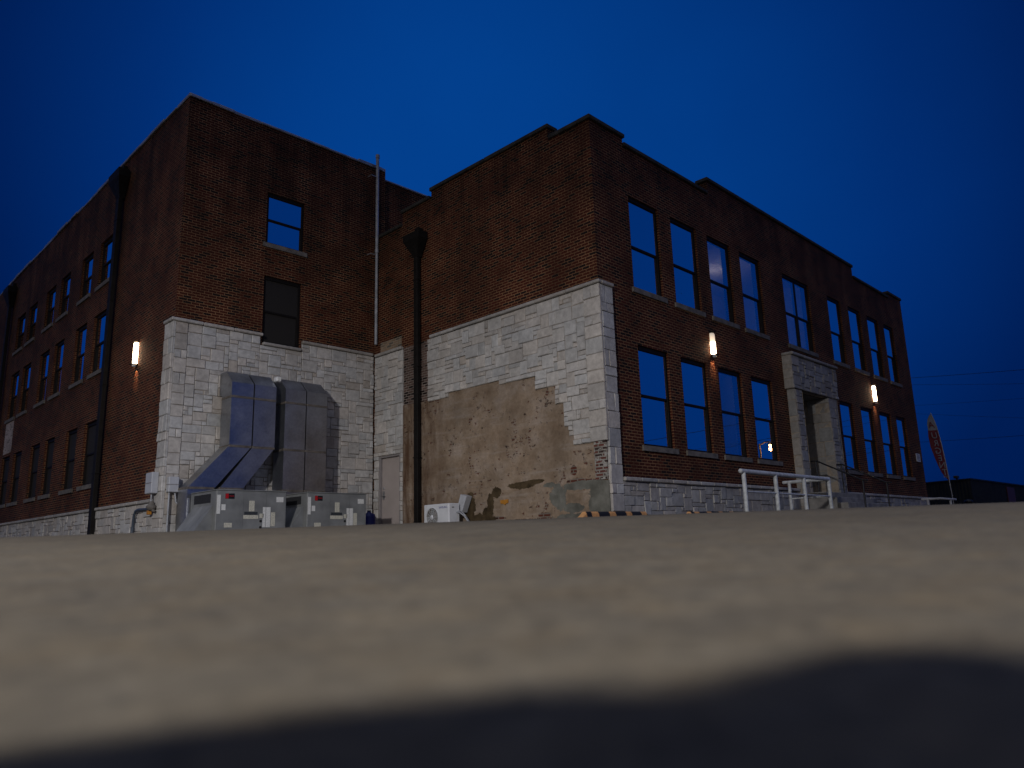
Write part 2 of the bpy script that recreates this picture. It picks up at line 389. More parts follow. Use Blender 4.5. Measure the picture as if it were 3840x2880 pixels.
wall_grid(mb, P_B, OD, W, 0, -0.8, 11.6, [(-3.735, -2.545, 8.02, 9.57), (-3.735, -2.575, 5.11, 7.045)])
AW = [(14.34, 15.60), (16.34, 17.53), (18.86, 20.02), (20.70, 21.93), (23.25, 24.52), (25.10, 26.42)]
AZ = [(1.56, 3.49), (5.05, 6.99), (7.96, 9.47)]
wall_grid(mb, P_A, OC, L, 48, -0.8, 11.6, [(a, b, *z) for a, b in AW for z in AZ])
# right end and back of the two-storey block, rear and side of the taller one
mb.face([(XE, 0, -0.8), (XE, 9.2, -0.8), (XE, 9.2, ZP), (XE, 0, ZP)])
mb.face([(0, L, ZP), (0, L, 11.6), (0.34, L, 11.6), (0.34, L, ZP)][::-1])
mb.face([(0.34, L, 8.0), (0.34, 9.15, 8.0), (0.34, 9.15, 11.5), (0.34, L, 11.5)])
mb.face([(0.34, 9.15, 8.0), (XE, 9.15, 8.0), (XE, 9.15, 11.5), (0.34, 9.15, 11.5)])
mb.face([(XE, 9.15, -0.8), (XE, 48, -0.8), (XE, 48, 11.5), (XE, 9.15, 11.5)])
mb.face([(W, 48, -0.8), (W, 48, 11.6), (XE, 48, 11.6), (XE, 48, -0.8)])
# parapets (30 cm thick, stepped)
PT = 0.30; CT = 0.11
Dsegs = [(0.0, 1.32, 9.44), (1.32, 5.40, 9.22), (5.40, 16.15, 9.66), (16.15, 20.0, 9.22), (20.0, XE, 9.44)]
Csegs = [(PT, 1.34, 9.44), (1.34, 6.0, 9.78), (6.0, 7.40, 9.55), (7.40, L, 9.12)]
cop = MB()
for a, b, z in Dsegs:
    mb.box((a, 0, ZP), (b, PT, z))
    n = max(1, round((b-a)/1.15))
    for i in range(n):
        u0, u1 = a+(b-a)*i/n, a+(b-a)*(i+1)/n; j = random.uniform(-.006, .006)
        e0 = 0.05 if i == 0 else -0.004; e1 = 0.05 if i == n-1 else -0.004
        if a == 1.32 and i == 0 or a == 16.15 and i == 0: e0 = -0.004
        if a == 1.32 and i == n-1 or a == 16.15 and i == n-1: e1 = -0.056
        if a == 0.0 and i == 0: e0 = 0.06
        cop.box((u0-e0, -0.055+j, z), (u1+e1, PT+0.05, z+CT+j), bev=0.015)
for a, b, z in Csegs:
    mb.box((0, a, ZP), (PT, b, z))
    n = max(1, round((b-a)/1.1))
    for i in range(n):
        u0, u1 = a+(b-a)*i/n, a+(b-a)*(i+1)/n; j = random.uniform(-.006, .006)
        e0 = 0.05 if (i == 0 and a == 1.34) else (-0.056 if (i == 0 and a > 2) else -0.004)
        if a == PT and i == 0: e0 = -0.054
        e1 = 0.05 if (i == n-1 and b < L and a > 1) else -0.004
        if a == PT and i == n-1: e1 = -0.056
        cop.box((-0.055+j, u0-e0, z), (PT+0.05, u1+e1, z+CT+j), bev=0.015)
for a, b, z in [(PT, 9.1, 9.2)]: mb.box((XE-PT, a, ZP), (XE, b, z))
walls = mb.build('wall', M['brick'], bld)
cop.build('coping', M['coping'], bld)
# taller wing: parapet top with lumpy metal flashing
cp = MB()
for P, a, b in ((P_B, W, 0.34), (P_A, L, 48)):
    u = a
    while u < b - 0.01:
        u1 = min(b, u + random.uniform(0.5, 1.3)); h = random.uniform(0.05, 0.12); j = random.uniform(0.02, 0.07)
        q0 = Vector(P(u + (0 if u > a else (-0.04 if P is P_A else 0.0)), 11.6, -j)); q1 = Vector(P(u1-0.003, 11.6+h, 0.32)); cp.box(q0, q1, bev=0.012)
        u = u1
u = 0.36
while u < 8: cp.box((u, 9.11, 11.5), (u+0.9, 9.45, 11.5+random.uniform(.05, .09)), bev=0.01); u += 0.905
cp.build('flashing', M['flashing'], bld)
rf = MB()
rf.box((0.31, 0.31, 8.35), (XE-0.31, 9.14, 8.58)); rf.box((W+0.33, 9.17, 11.2), (XE-0.1, 47.9, 11.4)); rf.box((W+0.33, L+0.33, 11.21), (0.33, 9.16, 11.41))
rf.build('roof', M['shell_dark'], bld)

# ---- windows
def window(P, a, b, z0, z1, rails=(0.5,), mullion=False, glass='glass', sill=True, depth=0.06, head=0.10, label=None, dark_pane=False):
    f = MB()
    def bar(u0, u1, v0, v1, d0, d1): f.box(P(u0, v0, d0), P(u1, v1, d1), bev=0.006)
    fw = 0.08
    bar(a+.002, a+fw, z0+.002, z1-.002, depth, depth+0.12); bar(b-fw, b-.002, z0+.002, z1-.002, depth, depth+0.12)
    bar(a+fw, b-fw, z1-head, z1-.002, depth-0.02, depth+0.12); bar(a+fw, b-fw, z0+.002, z0+0.055, depth-0.01, depth+0.12)
    # inner stop of the jambs, a second step
    bar(a+fw, a+fw+.02, z0+0.055, z1-head, depth+.03, depth+.11); bar(b-fw-.02, b-fw, z0+0.055, z1-head, depth+.03, depth+.11)
    for q in rails:
        zm = z0+(z1-z0)*q; bar(a+fw, b-fw, zm-.032, zm+.032, depth+.012, depth+.10)
    if mullion:
        m_ = (a+b)/2; bar(m_-.05, m_+.05, z0+.05, z1-head, depth+.005, depth+.105)
    o = f.build('window', M['frame'], bld, label)
    p = MB(); zs = [z0+.05] + [z0+(z1-z0)*q for q in rails] + [z1-head+.005]
    dq = depth+0.05
    for i, (c_, d_) in enumerate(zip(zs, zs[1:])):
        k = dq - 0.03*(i % 2)
        p.face(oriented(P, [(a+fw-.005, c_, k), (b-fw+.005, c_, k), (b-fw+.005, d_, k), (a+fw-.005, d_, k)], OD if P in (P_D, P_B) else OC))
    p.build('pane', M['dark_pane'] if dark_pane else M[glass], o)
    if sill:
        s = MB(); s.box(P(a-0.09, z0-0.13, -0.05), P(b+0.09, z0-0.003, 0.0)); s.box(P(a+.004, z0-0.13, 0.0), P(b-.004, z0-0.001, depth+.05))
        s.build('sill', M['sill'], o)
    return o
for i, (a, b) in enumerate(WX):
    window(P_D, a, b, *Z2, rails=(0.46,) if i != 4 else (0.46,), mullion=(i == 4), glass='glass_clear' if i in (2, 3, 4) else 'glass')
    if i != 4: window(P_D, a, b, *Z1, rails=(0.5,), glass='glass_clear' if i == 2 else 'glass')
window(P_B, -3.735, -2.545, 8.02, 9.57, rails=(0.48,))
window(P_B, -3.735, -2.575, 5.11, 7.045, rails=(0.47,), sill=False, dark_pane=True, label='dark screened window above the ducts')
for k, z in enumerate(AZ):
    for a, b in AW: window(P_A, a, b, *z, rails=(0.5,), dark_pane=(k == 0), depth=0.085)  # lowest row: dark reflection painted in as matt panes
# dim room behind the upper middle windows
rm = MB()
rm.face([(4.7, 3.2, 5.0), (12.6, 3.2, 5.0), (12.6, 3.2, 8.3), (4.7, 3.2, 8.3)])
rm.face([(4.7, .33, 5.0), (4.7, 3.2, 5.0), (4.7, 3.2, 8.3), (4.7, .33, 8.3)][::-1]); rm.face([(12.6, .33, 5.0), (12.6, 3.2, 5.0), (12.6, 3.2, 8.3), (12.6, .33, 8.3)])
rm.face([(4.7, .33, 5.0), (12.6, .33, 5.0), (12.6, 3.2, 5.0), (4.7, 3.2, 5.0)]); rm.face([(4.7, .33, 8.3), (12.6, .33, 8.3), (12.6, 3.2, 8.3), (4.7, 3.2, 8.3)][::-1])
rm.box((7.0, 1.2, 5.0), (7.12, 3.2, 8.3)); rm.box((6.1, 2.0, 5.0), (6.5, 2.4, 8.3))
rm.build('interior_room', M['room'], bld)
rm = MB()
rm.face([(4.7, 1.9, 1.0), (8.4, 1.9, 1.0), (8.4, 1.9, 4.3), (4.7, 1.9, 4.3)]); rm.face([(4.7, .33, 1.0), (4.7, 1.9, 1.0), (4.7, 1.9, 4.3), (4.7, .33, 4.3)][::-1]); rm.face([(6.75, .33, 1.0), (8.4, 1.9, 1.0), (8.4, 1.9, 4.3), (6.75, .33, 4.3)])
rm.face([(4.7, .33, 4.3), (6.75, .33, 4.3), (8.4, 1.9, 4.3), (4.7, 1.9, 4.3)][::-1]); rm.face([(4.7, .33, 1.0), (6.75, .33, 1.0), (8.4, 1.9, 1.0), (4.7, 1.9, 1.0)]); rm.box((5.5, .7, 1.0), (5.75, .95, 4.0)); rm.box((5.9, .9, 1.0), (6.8, 1.5, 2.3))
rm.build('interior_room', M['room'], bld)
l2 = bpy.data.lights.new('room_light', 'POINT'); l2.energy = 2.0; l2.color = (1.0, 0.86, 0.80); l2.shadow_soft_size = 0.1
l2o = bpy.data.objects.new('room_light', l2); COL.objects.link(l2o); l2o.location = (5.3, 1.3, 3.9); l2o.parent = bld
il = bpy.data.lights.new('room_light', 'POINT'); il.energy = 11; il.color = (1.0, 0.86, 0.80); il.shadow_soft_size = 0.12
ilo = bpy.data.objects.new('room_light', il); COL.objects.link(ilo); ilo.location = (8.8, 1.9, 7.7); ilo.parent = bld

# ---- pale stone veneer (random ashlar, every stone modelled)
SHADE_TINT = 1.0  # multiplies the stone tint; lower values paint shade into the colour
def stone_col():
    v = random.uniform(0.86, 1.08); w_ = random.uniform(-0.035, 0.045)
    if random.random() < 0.06: v *= 0.85; w_ += 0.04
    v *= SHADE_TINT; return (v*(1+w_), v, v*(1-w_))
def one_stone(mb, P, u0, u1, v0, v1, out, dmin, dmax, gap=0.005):
    dz = random.uniform(dmin, dmax); e = random.uniform(0.010, 0.018); col = stone_col()
    a, b, c_, d_ = u0+gap, u1-gap, v0+gap, v1-gap
    jt = lambda: random.uniform(-.003, .003)
    O_ = [(a+jt(), c_+jt()), (b+jt(), c_+jt()), (b+jt(), d_+jt()), (a+jt(), d_+jt())]
    I_ = [(a+e, c_+e), (b-e, c_+e), (b-e, d_-e), (a+e, d_-e)]
    nu, nv = max(1, int((b-a)/.12)), max(1, int((d_-c_)/.12))
    # slightly pitched face
    t1, t2 = random.uniform(-.008, .008), random.uniform(-.008, .008)
    q = [Vector(P(u, v, 0.0)) for u, v in O_]; q2 = [Vector(P(u, v, -dz+e)) for u, v in O_]
    q3 = [Vector(P(u, v, -dz+s1*t1+s2*t2)) for (u, v), s1, s2 in zip(I_, (-1, 1, 1, -1), (-1, -1, 1, 1))]
    n = (q3[1]-q3[0]).cross(q3[2]-q3[0]); flip = n.dot(out) < 0
    V = q+q2+q3; F = [(8, 9, 10, 11)]
    for i in range(4):
        j = (i+1) % 4; F += [(i, j, 4+j, 4+i), (4+i, 4+j, 8+j, 8+i)]
    mb.grid(V, [f[::-1] if flip else f for f in F], 0, col)
SZ = [((2, 1), 4), ((3, 1), 5), ((4, 1), 3), ((5, 1), 1), ((2, 2), 5), ((3, 2), 7), ((4, 2), 4), ((3, 3), 5), ((4, 3), 4), ((2, 3), 2), ((1, 1), 1), ((1, 2), 1)]
def ashlar(mb, P, out, u0, u1, v0, v1, inside, cw=0.125, ch=0.112, dmin=0.05, dmax=0.078):
    nu, nv = max(1, round((u1-u0)/cw)), max(1, round((v1-v0)/ch)); cw, ch = (u1-u0)/nu, (v1-v0)/nv
    free = {(i, j) for i in range(nu) for j in range(nv) if inside(u0+(i+.5)*cw, v0+(j+.5)*ch)}
    for j in range(nv-1, -1, -1):
        for i in range(nu):
            if (i, j) not in free: continue
            for _ in range(14):
                (w_, h_), = random.choices([s_[0] for s_ in SZ], [s_[1] for s_ in SZ])
                cells = [(i+x, j-y) for x in range(w_) for y in range(h_)]
                if all(c_ in free for c_ in cells): break
            else:
                w_, h_ = (2, 1) if (i+1, j) in free else (1, 1)
                cells = [(i+x, j) for x in range(w_)]
            free -= set(cells)
            ru0, ru1, rv0, rv1 = u0+i*cw, u0+(i+w_)*cw, v0+(j-h_+1)*ch, v0+(j+1)*ch
            one_stone(mb, P, ru0, ru1, rv0, rv1, out, dmin, dmax)
            mb.face(oriented(P, [(ru0, rv0, -.034), (ru1, rv0, -.034), (ru1, rv1, -.034), (ru0, rv1, -.034)], out), 1)
def quoin(mb, P, out, u0, u1, v0, v1, dmax=0.085):
    v = v1
    while v > v0 + 0.05:
        h = min(random.choice((0.22, 0.3, 0.38, 0.42)), v-v0)
        if v-h-v0 < 0.12: h = v-v0
        if random.random() < 0.3 and u1-u0 > .3:
            m_ = u0+(u1-u0)*random.uniform(.35, .65); one_stone(mb, P, u0, m_, v-h, v, out, dmax-.012, dmax); one_stone(mb, P, m_, u1, v-h, v, out, dmax-.012, dmax)
        else: one_stone(mb, P, u0, u1, v-h, v, out, dmax-.012, dmax)
        mb.face(oriented(P, [(u0, v-h, -.05), (u1, v-h, -.05), (u1, v, -.05), (u0, v, -.05)], out), 1)
        v -= h
# stair edge of the veneer on the plastered wall: u -> lowest z
STAIR = [(-0.1, 0.40, 1.64), (0.40, 0.86, 1.66), (0.86, 1.02, 1.86), (1.02, 1.09, 2.13), (1.09, 1.36, 2.68), (1.36, 2.06, 3.10), (2.06, 2.70, 3.40), (2.70, 3.25, 3.48), (3.25, 5.26, 3.565), (5.26, 6.03, 3.42), (6.03, 6.25, 3.48)]
def insC(u, v):
    for a, b, z in STAIR:
        if a <= u < b: return z <= v
    return False
st = MB()
ashlar(st, P_C, OC, 0.40, 6.15, 1.52, 5.24, insC)
quoin(st, P_C, OC, -0.085, 0.40, 1.64, 5.24)
quoin(st, P_D, OD, 0.0, 0.44, -0.3, 5.24)
ashlar(st, P_C, OC, 7.33, 7.44, -0.2, 2.13, lambda u, v: True, cw=.11, ch=.14); ashlar(st, P_C, OC, 8.50, L-.08, -0.2, 2.13, lambda u, v: True)
ashlar(st, P_C, OC, 7.33, L-.08, 2.13, 5.20, lambda u, v: True, cw=.12)
ashlar(st, P_B, OD, W+0.32, -3.80, -0.3, 5.24, lambda u, v: True); ashlar(st, P_B, OD, -2.53, -0.08, -0.3, 5.24, lambda u, v: True)
ashlar(st, P_B, OD, -3.80, -2.53, -0.3, 5.0, lambda u, v: True)
quoin(st, P_B, OD, W, W+0.32, -0.3, 5.24); quoin(st, P_A, OC, L-0.085, L+0.45, -0.3, 5.24)
ashlar(st, P_A, OC, L+0.45, 44, -0.4, 0.72, lambda u, v: u < 40, cw=.15)
SHADE_TINT = 0.78      # split-faced base course of the front, shade put into its stone tint
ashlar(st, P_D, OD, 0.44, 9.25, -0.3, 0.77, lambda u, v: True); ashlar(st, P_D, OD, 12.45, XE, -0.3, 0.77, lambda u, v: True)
st.build('stone_veneer', [M['stone'], M['stone_mortar']], bld)
# cap stones along the veneer
cs = MB()
def cap(P, u0, u1, z, h=0.085, pr=0.125, step=0.95):
    n = max(1, round((u1-u0)/step))
    for i in range(n):
        a, b = u0+(u1-u0)*i/n, u0+(u1-u0)*(i+1)/n; cs.box(P(a+.003, z+random.uniform(-.004, .004), -pr), P(b-.003, z+h, 0.0), bev=0.018, col=stone_col())
def caps(*runs):
    global cs
    cs = MB()
    for r_ in runs: cap(*r_)
    cs.build('stone_cap', M['stone'], bld)
caps((P_C, -0.125, 6.0, 5.245), (P_D, 0.0, 0.46, 5.245, .085, .125, .46)); caps((P_C, 7.33, L-.13, 5.205), (P_B, -2.54, -0.13, 5.245))
caps((P_B, W-.125, -3.74, 5.245), (P_A, L, L+.46, 5.245, .085, .125, .46)); caps((P_B, -3.735, -2.575, 5.005, .085, .125, 1.2))
caps((P_A, L+0.46, 44, 0.725)); SHADE_TINT = 0.85  # front caps below: shade put into their tint
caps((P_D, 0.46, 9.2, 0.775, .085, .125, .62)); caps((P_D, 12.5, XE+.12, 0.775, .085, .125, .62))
# stained brick left bare behind the downspout, pale repair, whitewashed patch
pb = MB(); pb.box((-0.006, 6.0, 3.45), (0.0, 7.33, 5.24)); pb.build('bare_brick_strip', M['brick_recess'], bld)
pb = MB(); pb.box((-0.006, 7.44, 5.30), (0.0, 8.50, 5.64)); pb.build('brick_repair', M['brick_pale'], bld)
pb = MB(); pb.box((W-0.006, 25.05, 3.62), (W, 26.35, 4.90)); pb.build('whitewash_patch', M['brick_white'], bld)

# ---- old render (plaster) exposed under the veneer
def mk_plaster():
    t = MT('old_plaster'); uv0, b, bc = brick_nodes(t, (0.04, 0.018, 0.013), (0.085, 0.028, 0.018), (0.26, 0.22, 0.18), 0.014)
    base = t.ramp(t.noise(uv0, 1.7, 7, 0.62), [(0.28, (0.205, 0.142, 0.095)), (0.5, (0.28, 0.21, 0.150)), (0.72, (0.34, 0.275, 0.225))])
    base = t.mix(base, t.ramp(t.noise(uv0, 11, 6, 0.7), [(0.3, 0.8), (0.7, 1.12)]), 1.0, 'MULTIPLY')
    hz = t.ramp(t.noise(t.vec('UV', scale=(0.5, 5, 1)), 1.0, 4), [(0.55, 0.0), (0.7, 0.35)])
    base = t.mix(base, (0.42, 0.37, 0.33), hz)
    u, z = t.sep(uv0)[0], t.sep(uv0)[1]
    # chips where the brick shows: clustered small spots
    clus = t.ramp(t.noise(uv0, 0.8, 3), [(0.40, 0.0), (0.62, 0.12)])
    spot = t.math('ADD', t.noise(t.vec('UV', scale=(1, 1.1, 1), loc=(7.3, 1.1, 0)), 6.5, 6, 0.66), clus)
    chip = t.ramp(spot, [(0.655, 0.0), (0.68, 1.0)])
    rag = t.math('ADD', t.math('MULTIPLY', t.math('SUBTRACT', t.noise(uv0, 5.5, 6, 0.7), 0.5), 2.6), t.math('MULTIPLY', t.math('SUBTRACT', t.noise(uv0, 1.8, 3), 0.5), 1.4))
    def ell(lst):
        tot = None
        for cu_, cz_, a_, b_ in lst:
            du = t.math('MULTIPLY', t.math('SUBTRACT', u, cu_), 1/a_); dz = t.math('MULTIPLY', t.math('SUBTRACT', z, cz_), 1/b_)
            r2 = t.math('ADD', t.math('MULTIPLY', du, du), t.math('MULTIPLY', dz, dz))
            tot = r2 if tot is None else t.math('MINIMUM', tot, r2)
        return t.ramp(t.math('ADD', tot, rag), [(0.92, 1.0), (1.0, 0.0)])
    big = ell([(4.52, .40, .24, .42), (4.1, .02, .50, .24), (3.72, .45, .13, .30), (3.50, .74, .19, .14), (3.85, .2, .2, .2), (2.65, .85, .48, .085), (2.2, .90, .32, .06)])
    blk = ell([(1.45, .50, .25, .30), (1.72, .79, .17, .06), (.55, .72, .9, .10), (.2, .35, .38, .40), (1.0, .22, .30, .12), (.7, .02, 1.0, .10)])
    bex = ell([(.95, 1.06, .10, .13), (.9, .83, .35, .05), (.55, .80, .3, .04), (2.6, -.02, .9, .07), (3.4, .10, .25, .05), (1.9, .10, .2, .08)])
    brown = t.ramp(t.noise(uv0, 4, 5), [(0.35, (0.035, 0.024, 0.012)), (0.65, (0.095, 0.066, 0.036))])
    grey = t.ramp(t.noise(uv0, 2.6, 6), [(0.35, (0.10, 0.098, 0.082)), (0.65, (0.20, 0.195, 0.17))])
    col = t.mix(base, bc, t.math('MULTIPLY', chip, 0.9)); col = t.mix(col, bc, bex); col = t.mix(col, grey, blk); col = t.mix(col, brown, big)
    # damp, dirt and pale scuffs in soft patches
    col = t.mix(col, t.ramp(t.noise(t.vec('UV', loc=(1, 9, 0)), 0.7, 7, 0.7), [(0.32, 0.62), (0.62, 1.08)]), 0.9, 'MULTIPLY')
    sc = t.ramp(t.noise(t.vec('UV', loc=(4, 2, 0), scale=(1, .8, 1)), 3.2, 8, 0.75), [(0.64, 0.0), (0.72, 0.5)])
    col = t.mix(col, (0.40, 0.37, 0.345), sc)
    # rusty stain beside the downspout
    stn = t.math('MULTIPLY', t.ramp(t.math('DIVIDE', u, 10.0), [(0.53, 0.0), (0.62, 0.9), (0.73, 1.0)]), t.ramp(t.noise(t.vec('UV', scale=(3.2, 0.5, 1)), 1.2, 7, 0.72), [(0.40, 0.95), (0.62, 0.08)]))
    col = t.mix(col, (0.085, 0.045, 0.026), stn)
    t.set(col=col, rough=0.93, spec=0.15)
    rel = t.math('SUBTRACT', t.math('MULTIPLY', t.noise(uv0, 14, 6), 0.5), t.math('MULTIPLY', t.math('ADD', t.math('ADD', chip, blk), t.math('ADD', big, bex), True), 1.0))
    t.bump(rel, 0.5, 0.02); return t.m
M['plaster'] = mk_plaster()
pl = MB()
top = [(0.33, 1.70)]
pl_poly = [(7.33, -0.3), (7.33, 3.52)]
for a, b, z in reversed(STAIR[1:]): pl_poly += [(b if b < 6.25 else 6.25, z+.03), (a, z+.03)]
pl_poly = [(7.33, -0.3), (7.33, 3.51), (6.25, 3.47)] + [p for a, b, z in reversed(STAIR[1:]) for p in ((b-.002, z+.03), (a+.002, z+.03))][1:] + [(0.335, 1.69), (0.325, 0.80), (-0.02, 0.775), (-0.03, -0.3)]
pl.prism([(-0.022, u, z) for u, z in pl_poly], (0.022, 0, 0))
plo = pl.build('plaster_patch', M['plaster'], bld)
# crumbling brick pier left of the quoin, grey sill course below it
t = MT('crumbling_brick'); uv0, b, bc = brick_nodes(t, (0.03, 0.014, 0.012), (0.085, 0.024, 0.017), (0.24, 0.22, 0.19), 0.016)
sp = t.ramp(t.noise(uv0, 7, 5, 0.6), [(0.53, 0.0), (0.58, 1.0)]); t.set(col=t.mix(bc, (0.30, 0.29, 0.265), sp), rough=0.95); t.bump(t.math('ADD', t.noise(uv0, 20, 5), b.outputs['Fac']), 0.6, 0.02)
pb = MB(); pb.prism([(-0.035, -0.01, 0.80), (-0.035, 0.325, 0.80), (-0.035, 0.33, 1.66), (-0.035, -0.03, 1.66)], (0.035, 0, 0)); pb.build('crumbling_brick_pier', t.m, bld)
# ---- back door on the plastered side
dr = MB(); dr.box((0.05, 7.50, -0.12), (0.10, 8.44, 2.07), bev=0.004); door = dr.build('door', M['door'], bld)
df = MB()
for a, b, c_, d_ in ((7.445, 7.50, -0.12, 2.125), (8.44, 8.495, -0.12, 2.125), (7.50, 8.44, 2.07, 2.125)): df.box((-0.03, a, c_), (0.11, b, d_), bev=0.004)
df.build('frame', M['door_frame'], door)
dh = MB(); dh.tube([(0.05, 8.35, 0.95), (-0.02, 8.35, 0.95), (-0.02, 8.22, 0.95)], 0.014, 8); dh.box((0.03, 8.31, 0.86), (0.05, 8.39, 1.10)); dh.lathe((0.05, 8.35, 1.18), [(0.035, 0), (0.03, -0.02), (0.0, -0.022)], 'x', 12); dh.build('handle', M['flashing'], door)

# ---- entry portal in pale stone, recess, door
def P_P(u, v, d): return (u, -0.20+d, v)
def P_PL(u, v, d): return (9.28+d, u, v)      # left cheek, facing -x
SHADE_TINT = 0.62     # entry stones tinted darker to stand in for shade
pt = MB()
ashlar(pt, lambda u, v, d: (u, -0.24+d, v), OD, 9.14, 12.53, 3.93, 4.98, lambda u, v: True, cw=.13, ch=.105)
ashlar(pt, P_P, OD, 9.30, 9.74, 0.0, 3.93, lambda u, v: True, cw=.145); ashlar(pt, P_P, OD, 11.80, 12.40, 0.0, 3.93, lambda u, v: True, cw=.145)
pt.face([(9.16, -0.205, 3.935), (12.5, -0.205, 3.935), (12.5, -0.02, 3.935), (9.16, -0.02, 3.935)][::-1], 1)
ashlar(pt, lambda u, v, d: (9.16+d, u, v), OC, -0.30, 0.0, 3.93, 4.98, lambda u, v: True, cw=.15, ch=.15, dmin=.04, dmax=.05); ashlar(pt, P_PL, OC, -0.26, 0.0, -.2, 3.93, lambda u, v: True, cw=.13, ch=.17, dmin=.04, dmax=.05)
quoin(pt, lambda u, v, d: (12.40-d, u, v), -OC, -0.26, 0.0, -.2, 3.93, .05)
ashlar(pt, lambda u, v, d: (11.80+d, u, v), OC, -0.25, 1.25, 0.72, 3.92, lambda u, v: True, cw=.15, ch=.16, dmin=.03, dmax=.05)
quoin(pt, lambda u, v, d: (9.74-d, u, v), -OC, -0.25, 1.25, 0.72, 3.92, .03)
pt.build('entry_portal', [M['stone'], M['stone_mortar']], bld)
cs2 = MB()
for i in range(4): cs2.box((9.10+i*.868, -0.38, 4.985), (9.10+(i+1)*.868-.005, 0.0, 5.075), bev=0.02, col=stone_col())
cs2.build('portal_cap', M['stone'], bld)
rc = MB(); rc.face([(9.74, 1.3, .72), (9.74, 1.3, 3.93), (11.8, 1.3, 3.93), (11.8, 1.3, .72)][::-1]); rc.face([(9.74, .0, 3.925), (11.8, .0, 3.925), (11.8, 1.3, 3.925), (9.74, 1.3, 3.925)][::-1]); rc.face([(9.74, 0.0, .725), (11.8, 0.0, .725), (11.8, 1.3, .725), (9.74, 1.3, .725)])
rc.face([(9.735, .0, .72), (9.735, 1.3, .72), (9.735, 1.3, 3.93), (9.735, .0, 3.93)]); rc.face([(11.805, .0, .72), (11.805, 1.3, .72), (11.805, 1.3, 3.93), (11.805, .0, 3.93)][::-1])
rc.build('entry_recess', M['concrete'], bld)
ed = MB()
for a in (9.80, 10.80):
    ed.box((a, 1.22, .73), (a+.08, 1.28, 3.0)); ed.box((a+.86, 1.22, .73), (a+.94, 1.28, 3.0)); ed.box((a+.08, 1.22, .73), (a+.86, 1.28, .98)); ed.box((a+.08, 1.22, 2.9), (a+.86, 1.28, 3.0))
ed.box((9.76, 1.2, 3.0), (11.78, 1.29, 3.10)); ed.box((9.76, 1.2, 3.8), (11.78, 1.29, 3.9))
edo = ed.build('entry_door', M['frame'], bld)
ep = MB(); ep.face([(9.86, 1.26, .95), (11.72, 1.26, .95), (11.72, 1.26, 3.85), (9.86, 1.26, 3.85)]); ep.build('pane', M['glass_dark'], edo)
# steps up to it
stp = MB(); NR = 5
for i in range(NR):
    z1_ = 0.72 - i*0.17; stp.box((9.28, -0.55-0.30*(i+1) + (0.0 if i else 0.0), -0.5), (12.42, (-0.30 if i == 0 else -0.55-0.30*i), z1_), bev=0.012)
stp.build('entry_steps', M['concrete'], bld)
# small white notice by the far corner
sg = MB(); sg.box((20.74, -0.018, 2.33), (21.22, -0.002, 2.66), bev=0.003); sgo = sg.build('notice_sign', M['sticker_white'], bld)
sl = MB()
for i in range(5): sl.box((20.80, -0.021, 2.60-i*.055), (21.16-.05*(i % 2), -0.0185, 2.625-i*.055))
sl.build('print', M['sticker_dark'], sgo)
# orange tag on the plaster
og = MB(); og.prism([(-0.05, 3.07, .545), (-0.05, 3.34, .535), (-0.05, 3.33, .455), (-0.05, 3.23, .445), (-0.05, 3.19, .415), (-0.05, 3.14, .45), (-0.05, 3.08, .46)], (0.03, 0, 0)); og.build('orange_tag', M['orange'], bld)

# ---- downspouts and vent pipe
def downspout(P, u, ztop, zbot, wd, hw, hh, label, off=0.07, th=0.12):
    p = MB(); p.box(P(u-wd/2, zbot+.16, -off-th), P(u+wd/2, ztop-hh, -off), bev=0.012)
    p.prism([P(u-wd/2, zbot+.18, -off), P(u-wd/2, zbot+.18, -off-th), P(u-wd/2, zbot, -off-th-.2), P(u-wd/2, zbot-.08, -off-.2)], Vector(P(u+wd/2, 0, 0))-Vector(P(u-wd/2, 0, 0)))
    z = ztop-hh-0.7
    while z > zbot+.4:
        p.box(P(u-wd/2-.03, z-.015, -off-th-.006), P(u+wd/2+.03, z+.015, -off+.01)); z -= 2.6
    o = p.build('downspout', M['pipe_dark'], bld, label)
    h = MB(); a = ztop-hh; d0 = -off+.04
    lv = [(a, wd/2+.01, th+.02), (a+hh*.15, wd/2+.05, th+.06), (a+hh*.72, hw/2, th+.2), (a+hh, hw/2+.01, th+.21)]
    R_ = [[P(u-w_, z_, d0), P(u+w_, z_, d0), P(u+w_, z_, d0-t_), P(u-w_, z_, d0-t_)] for z_, w_, t_ in lv]
    V = [q for r_ in R_ for q in r_]; F = [(4*i+k, 4*i+(k+1) % 4, 4*i+4+(k+1) % 4, 4*i+4+k) for i in range(3) for k in range(4)] + [(0, 1, 2, 3), (12, 13, 14, 15)]
    h.grid(V, F); h.box(P(u-wd*.55, ztop, -off-.06), P(u+wd*.55, ztop+hh*.3, 0.0)); h.build('rain_head', M['pipe_dark'], o)
downspout(P_C, 6.50, 8.52, -0.05, 0.175, 0.74, 0.72, 'dark downspout with a big funnel head on the plastered wall', off=.10)
downspout(P_A, 13.66, 11.15, -0.12, 0.26, 0.95, 0.85, 'dark downspout by the lamp on the long wall')
downspout(P_A, 27.6, 11.1, -0.1, 0.26, 0.9, 0.85, 'dark downspout at the far end of the long wall')
vp = MB(); vp.tube([(-0.10, 8.62, 5.60), (-0.10, 8.62, 8.66)], 0.048, 12); vp.tube([(-0.10, 8.62, 8.66), (-0.10, 8.62, 11.98)], 0.052, 12)
vp.tube([(-0.10, 8.62, 8.6), (-0.10, 8.62, 8.72)], 0.062, 12); vp.tube([(-0.10, 8.62, 11.88), (-0.10, 8.62, 12.0)], 0.066, 12)
for z in (8.52, 11.2): vp.box((-0.34, 8.60, z), (-0.10, 8.63, z+.02)); vp.box((-0.35, 8.62, z), (-0.33, L, z+.02))
